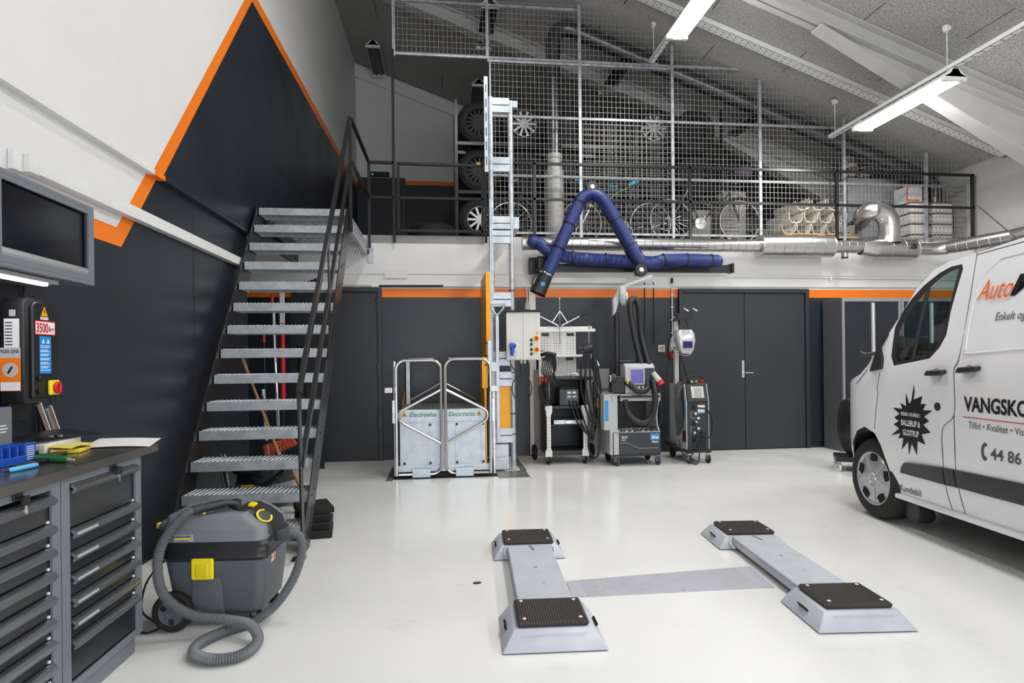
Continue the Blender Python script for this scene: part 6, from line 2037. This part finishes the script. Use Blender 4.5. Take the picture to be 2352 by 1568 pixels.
for x, y in ((.79, 3.49), (.80, 3.28), (1.30, 3.53), (1.34, 3.27), (1.78, 3.56), (1.80, 3.27)):
    G().cyl((x, y, .004), (x, y, .0065), .009, n=10).done('screw', galv_d, lk, world=True)
lf_ = G()
lf_.prz([(-.025, -.008), (.0, -.014), (.024, -.004), (.018, .01), (-.012, .012)], .0005, .006)
o = lf_.done('dry_leaf', mat('dead_leaf', '3A2A24', .7))
o.location = (.20, 3.56, 0)
tag(o, 'small dark dry leaf on the floor left of the lift', 'leaf')

# ================================================================ tall lockers behind the van
for k, (x0_, lb_) in enumerate(((5.45, 'tall dark locker beside the double door'), (6.33, 'tall dark locker behind the van windows'))):
    t = thing('tall_locker', lb_, 'locker', (x0_, 7.72, 0), 0, 'tall lockers behind the van')
    w_ = .87
    b = G()
    b.box(0, w_, .02, .43, .0, 2.10)
    b.done('carcass', mat('locker_side_grey', '55565A', .35), t, bev=.003)
    f_ = G()
    f_.box(0, .035, 0, .02, 0, 2.10).box(w_ - .035, w_, 0, .02, 0, 2.10).box(.035, w_ - .035, 0, .02, 2.05, 2.10).box(.035, w_ - .035, 0, .02, 0, .08)
    f_.done('front_frame', mat('locker_frame', '84868C', .35), t, bev=.002)
    for a, b_ in ((.04, .41), (.475, w_ - .04)):
        bx('door', mat('locker_door_gloss', '1E222A', .18, var=.04), t, a, b_, .004, .02, .085, 2.045, bev=.003)
    G().cyl((.443, -.006, .30), (.443, -.006, 2.03), .029, n=14).done('handle_bar', alu, t)

# tyre on a dolly in front of the van
ty_ = thing('tyre_dolly', 'black tyre standing on a small caster dolly before the van', 'tyre dolly', (4.62, 6.42, 0), R(-30))
G().lathe([(.20, -.09), (.27, -.10), (.31, -.085), (.325, -.04), (.325, .04), (.31, .085), (.27, .10), (.20, .09)], (.05, .1, .50), (1, .25, 0), 36, closed=True).done('tyre', rubber, ty_)
bx('frame', mach_black, ty_, -.16, .25, -.1, .3, .115, .165, bev=.004)
for x, y in ((-.13, -.06), (.2, -.06), (-.13, .26), (.2, .26)):
    caster(ty_, x, y, .042, white_pl, 'caster', R(30))

# ================================================================ stored on the mezzanine
Z0 = DECK + .005
def tyre_mesh(r, w):
    return G().lathe([(r * .60, -w / 2), (r * .78, -w * .54), (r * .94, -w * .42), (r, -w * .25), (r, w * .25), (r * .94, w * .42), (r * .78, w * .54), (r * .60, w / 2)], (0, 0, 0), (0, 1, 0), 28, closed=True).done('tyre', rubber, me_only=True)
def rim_mesh(r, w, spokes, mt_):
    g = G()
    g.lathe([(r * .61, -w * .45), (r * .57, -w * .47), (r * .55, -w * .3), (r * .56, w * .4)], (0, 0, 0), (0, 1, 0), 28)
    g.cyl((0, -w * .42, 0), (0, -w * .2, 0), r * .14, n=14)
    for k in range(spokes):
        a = 2 * PI * k / spokes
        g.bar((r * .1 * math.cos(a), -w * .36, r * .1 * math.sin(a)), (r * .57 * math.cos(a), -w * .36, r * .57 * math.sin(a)), .035, .02, (0, 1, 0))
    return g.done('rim', mt_, me_only=True)
tm, ra, rs = tyre_mesh(.33, .22), rim_mesh(.33, .22, 10, alu), rim_mesh(.33, .22, 16, mat('dark_rim', '141415', .55, .1))
rack = thing('tyre_rack', 'black steel tyre rack standing behind the mesh', 'rack', (2.2, 9.4, Z0))
for x in (.27, 1.64, 3.0, 4.38):
    for y in (9.02, 9.75):
        rail('upright', (x, y, Z0), (x, y, 5.15), rack, .045, .045)
for z in (3.06, 3.80, 4.52):
    for y in (9.05, 9.45):
        rail('beam', (.27, y, z), (4.38, y, z), rack, .03, .05)
for x in (.27, 4.38):
    rail('brace', (x, 9.03, 3.9), (x, 9.74, 3.1), rack, .02, .03)
bx('shade_sheet', mat('unlit_back_black', '0F0F10', .8), rack, .25, 4.40, 9.78, 9.80, Z0, 5.2, world=True)  # black sheet added to stand for the unlit dark behind the wheels
cols = (.62, 1.30, 1.98, 2.66, 3.34, 4.02)
rows = ('bottom', 'middle', 'top')
posn = ('first', 'second', 'third', 'fourth', 'fifth', 'last')
for r_, z in enumerate((3.42, 4.16, 4.88)):
    for c_, x in enumerate(cols):
        alloy = (r_ == 2 and c_ in (1, 4)) or (r_ == 0 and c_ == 0)
        t = thing('tyre', '%s wheel along from the hoist on the %s level of the tyre rack' % (posn[c_], rows[r_]), 'wheel', (x, 9.24, z), 0, 'wheels on the tyre rack')
        o = link('tyre', tm, t)
        link('rim', ra if alloy else rs, o)
tf = thing('tyre', 'single tyre lying flat on the deck behind the gate', 'tyre', (-.10, 8.72, Z0 + .12))
o = link('tyre_body', tm, tf)
o.rotation_euler = (R(90), 0, 0)

def bicycle(label, x0_, y, mt_, flip, grip, hz_=1.0):
    t = thing('bicycle', label, 'bicycle', (x0_, y, Z0), 0, 'bicycles parked behind the mesh')
    r = .335
    wb = 1.06
    chs = chrome
    P = lambda x, z, yy=0: ((wb - x if flip else x), yy, z)
    for x in (0, wb):
        w_ = G().tube([P(x + .33 * math.cos(a), r + .33 * math.sin(a)) for a in [R(10 * k) for k in range(36)]], .016, 6, closed=True).done('tyre', rubber, t)
        G().tube([P(x + .308 * math.cos(a), r + .308 * math.sin(a)) for a in [R(10 * k) for k in range(36)]], .008, 6, closed=True).done('rim', mat('bright_rim', 'D5D5D6', .3, .5), w_)
        s = G()
        for k in range(18):
            a = 2 * PI * k / 18
            s.tube([P(x + .02 * math.cos(a + 1), r + .02 * math.sin(a + 1)), P(x + .30 * math.cos(a), r + .30 * math.sin(a))], .0018, 4)
        s.cyl(P(x, r, -.05), P(x, r, .05), .022, n=10)
        s.done('spokes', chs, w_)['kind'] = 'stuff'
    f = G()
    bb, st_, hd_ = (.43, .29), (.28, .80), (.86, .82)
    for a, b_ in ((bb, st_), (bb, (.88, .72)), (st_, hd_), ((0, r), bb), ((0, r), st_), ((.86, .86), (wb, r))):
        f.tube([P(*a), P(*b_)], .017, 8)
    f.tube([P(*st_), P(.255, .90)], .013, 8).tube([P(.86, .86), P(.84, 1.0 * hz_)], .012, 8)
    f.done('frame', mt_, t)
    h = G()
    h.tube(spline([P(.66, .98 * hz_, -.09), P(.74, 1.0 * hz_, -.075), P(.86, 1.02 * hz_, 0), P(.94, 1.0 * hz_, .06), P(1.04, .98 * hz_, .07)], 4), .011, 8)
    ho = h.done('handlebar', chs, t)
    for xx, yy in ((.60, -.095), (1.04, .07)):
        G().cyl(P(xx, .975 * hz_, yy), P(xx + .09, .985 * hz_, yy), .017, n=8).done('grip', grip, ho)
    G().ball(P(.24, .92), .1, 10, (1.1, .7, .35)).done('saddle', black_pl, t)
    c = G().cyl(P(.43, .29, -.04), P(.43, .29, -.055), .085, n=20).done('chainring', chs, t)
    G().bar(P(.43, .29, -.065), P(.52, .42, -.065), .02, .012, (0, 1, 0)).done('crank', chs, c)
    G().obox(P(wb - .02, r + .26, -.03), (.08, .02, .035)).done('reflector', orange_p, t)
    m_ = G()
    for x in (0, wb):
        m_.tube([P(x + .36 * math.cos(a), r + .36 * math.sin(a)) for a in [R(20 + 12 * k) for k in range(12)]], .012, 6)
    m_.done('mudguard', black_pl, t)
    return t
cyan_pl = mat('cyan_plastic', '1FA6C9', .4)
bicycle('black bicycle with bright rims and orange reflector', 3.36, 8.55, black_steel, False, black_pl, 1.08)
bicycle('dark blue bicycle standing behind the extraction hose', 2.08, 8.79, mat('navy_paint', '22304F', .35), True, cyan_pl)
bicycle('dark bicycle with silver guards beside the duct', 1.05, 8.90, mat('charcoal_paint', '2E2E30', .35), True, black_pl)
he2 = thing('purple_helmet', 'purple cycling helmet hung on the bicycle handlebar', 'helmet', (4.47, 8.50, 4.02))
G().ball((0, 0, 0), .11, 14, (1.2, 1, .8)).done('shell', mat('purple_fabric', '5C4A66', .7, bump=.4, bscale=60), he2)
G().tube(spline([(-.1, 0, -.03), (-.14, 0, -.09), (-.16, 0, -.13)], 3), .008, 6).done('strap', black_pl, he2)
gs = thing('garden_toy', 'cyan and green plastic toy hanging near the hose', 'toy', (2.62, 8.45, 3.76))
G().obox((-.15, 0, 0), (.14, .03, .035), (0, R(4), 0)).done('handle', cyan_pl, gs, bev=.008)
G().obox((.16, 0, .06), (.18, .04, .05), (0, R(-28), 0)).done('handle', cyan_pl, gs, bev=.008)
G().tube(spline([(-.2, 0, -.2), (-.1, 0, -.1), (.02, 0, -.04), (.12, 0, .01)], 4), .007, 6).done('cord', mat('lime_cord', '63B83A', .5), gs)
for lbx, x, y, sx, sy, sz in (('grey printed carton behind the black bicycle wheel', 4.42, 8.87, .42, .22, .62), ('grey carton stacked on the printed carton', 4.46, 8.87, .36, .2, .22), ('grey crate behind the bicycle frame', 3.90, 8.87, .34, .22, .55)):
    z_ = Z0 + (.62 if 'stacked' in lbx else 0)
    t = thing('carton', lbx, 'box', (x, y, z_))
    bx('box_body', mat('grey_carton', '8F8B86', .7, var=.08), t, -sx / 2, sx / 2, -sy / 2, sy / 2, .001, sz, bev=.004)
    if 'printed' in lbx:
        for k in range(7):
            bx('print_line', ink, t, -.15, .05 + .02 * (k % 4), -sy / 2 - .001, -sy / 2, .12 + k * .055, .13 + k * .055)
# pallet with half-round liners
pa = thing('wooden_pallet', 'wooden pallet carrying white plastic troughs', 'pallet', (5.62, 8.78, Z0))
for k in range(5):
    bx('deck_board', wood, pa, -.6, .6, -.38 + k * .165, -.28 + k * .165, .122, .144)
for x in (-.52, 0, .52):
    bx('stringer_block', wood, pa, x - .06, x + .06, -.38, .40, .022, .122)
    bx('bottom_board', wood, pa, x - .06, x + .06, -.38, .40, 0, .022)
tg = G()
tp_ = [(-.115, .16), (-.105, .06), (-.07, .01), (-.045, 0), (.045, 0), (.07, .01), (.105, .06), (.115, .16), (.105, .16), (.095, .065), (.062, .02), (-.062, .02), (-.095, .065), (-.105, .16)]
tg.pry(tp_, -.30, .30)
trough_me = tg.done('shell', mat('ivory_plastic', 'E3DFD2', .45, var=.03), me_only=True)
names_r = ('bottom row of troughs on the pallet', 'middle row of troughs on the pallet', 'loose top of the trough pile')
k_ = 0
ordn = ('first', 'second', 'third', 'fourth', 'fifth')
for r_, (n_, z_, x0_) in enumerate(((5, .146, -.47), (4, .312, -.36), (3, .478, -.22))):
    for i in range(n_):
        t = thing('plastic_trough', '%s white trough from the bicycle in the %s' % (ordn[i], names_r[r_]), 'trough', (5.62 + x0_ + i * .236, 8.78, Z0 + z_), 0, 'white troughs on the pallet')
        o = link('shell', trough_me, t)
        if r_ == 2:
            o.rotation_euler = (0, R(-14 + 10 * i), 0)
            o.location = (0, 0, .03)
        elif r_ == 1 and i in (1, 2):
            o.rotation_euler = (0, R(5), 0)
            o.location = (0, 0, .008)
        d_ = G().cyl((0, -.301, .03), (0, -.303, .03), .012, n=10).done('drain', mat('hole_black', '050505', .9), o)
gc_ = thing('grey_cabinet', 'plain light grey cabinet under the paint buckets', 'cabinet', (6.95, 9.17, Z0))
bx('body', mat('pale_cabinet', 'A7A8AA', .5), gc_, -.44, .44, -.12, .12, 0, 1.15, bev=.006)
bx('lid', mat('pale_cabinet2', 'B2B3B5', .5), gc_, -.45, .45, -.13, .13, 1.15, 1.17, bev=.004)
def bucket(label, x, y, z, r, h, mt_, m2):
    t = thing('paint_bucket', label, 'bucket', (x, y, z), 0, 'paint buckets on the grey cabinet')
    G().lathe([(0, 0), (r * .88, 0), (r, h * .92), (0, h * .92)], n=22).done('pail', mt_, t)
    G().lathe([(0, h), (r * 1.04, h), (r * 1.05, h * .92), (0, h * .9)], n=22).done('lid', m2, t)
    G().lathe([(r * .93 + .001, h * .25), (r * .985 + .001, h * .75)], n=22).done('wrapper', mat('paint_label', 'B8B4B0', .5, col2='5A3A3A', thr=(.5, .55), scale=25), t)
zt_ = Z0 + 1.171
bucket('black paint bucket at the cabinet end under another', 6.64, 9.17, zt_, .115, .21, black_pl, white_pl)
bucket('white paint bucket standing on top of a black one', 6.64, 9.17, zt_ + .212, .11, .17, white_pl, white_pl)
bucket('black paint bucket with white lid next to the pair', 6.90, 9.17, zt_, .115, .21, black_pl, white_pl)
for cx_, nmx in ((7.22, 'left'), (7.60, 'wall')):
    for k in range(4):
        side = 'beside the grey cabinet' if nmx == 'left' else 'against the right wall'
        t = thing('white_crate', '%s white crate with brown lid in the stack %s' % (('bottom', 'second', 'third', 'top')[k], side), 'crate', (cx_, 8.62, Z0 + k * .163), 0, 'white crates stacked at the mesh')
        bx('tub', mat('crate_white', 'DEDCD6', .5), t, -.155, .155, -.2, .2, .001, .14, bev=.006)
        bx('lid', mat('brown_lid', '6E5138', .6), t, -.16, .16, -.205, .205, .141, .161, bev=.003)
oc = thing('orange_white_carton', 'white carton with orange corner on the crates', 'box', (7.22, 8.66, Z0 + .653))
bx('carton', paper, oc, -.12, .14, -.12, .14, .001, .26, bev=.003)
bx('orange_edge', orange_p, oc, -.121, -.09, -.122, -.12, .02, .25)
bx('orange_foot', orange_p, oc, -.09, .10, -.122, -.12, .04, .065)
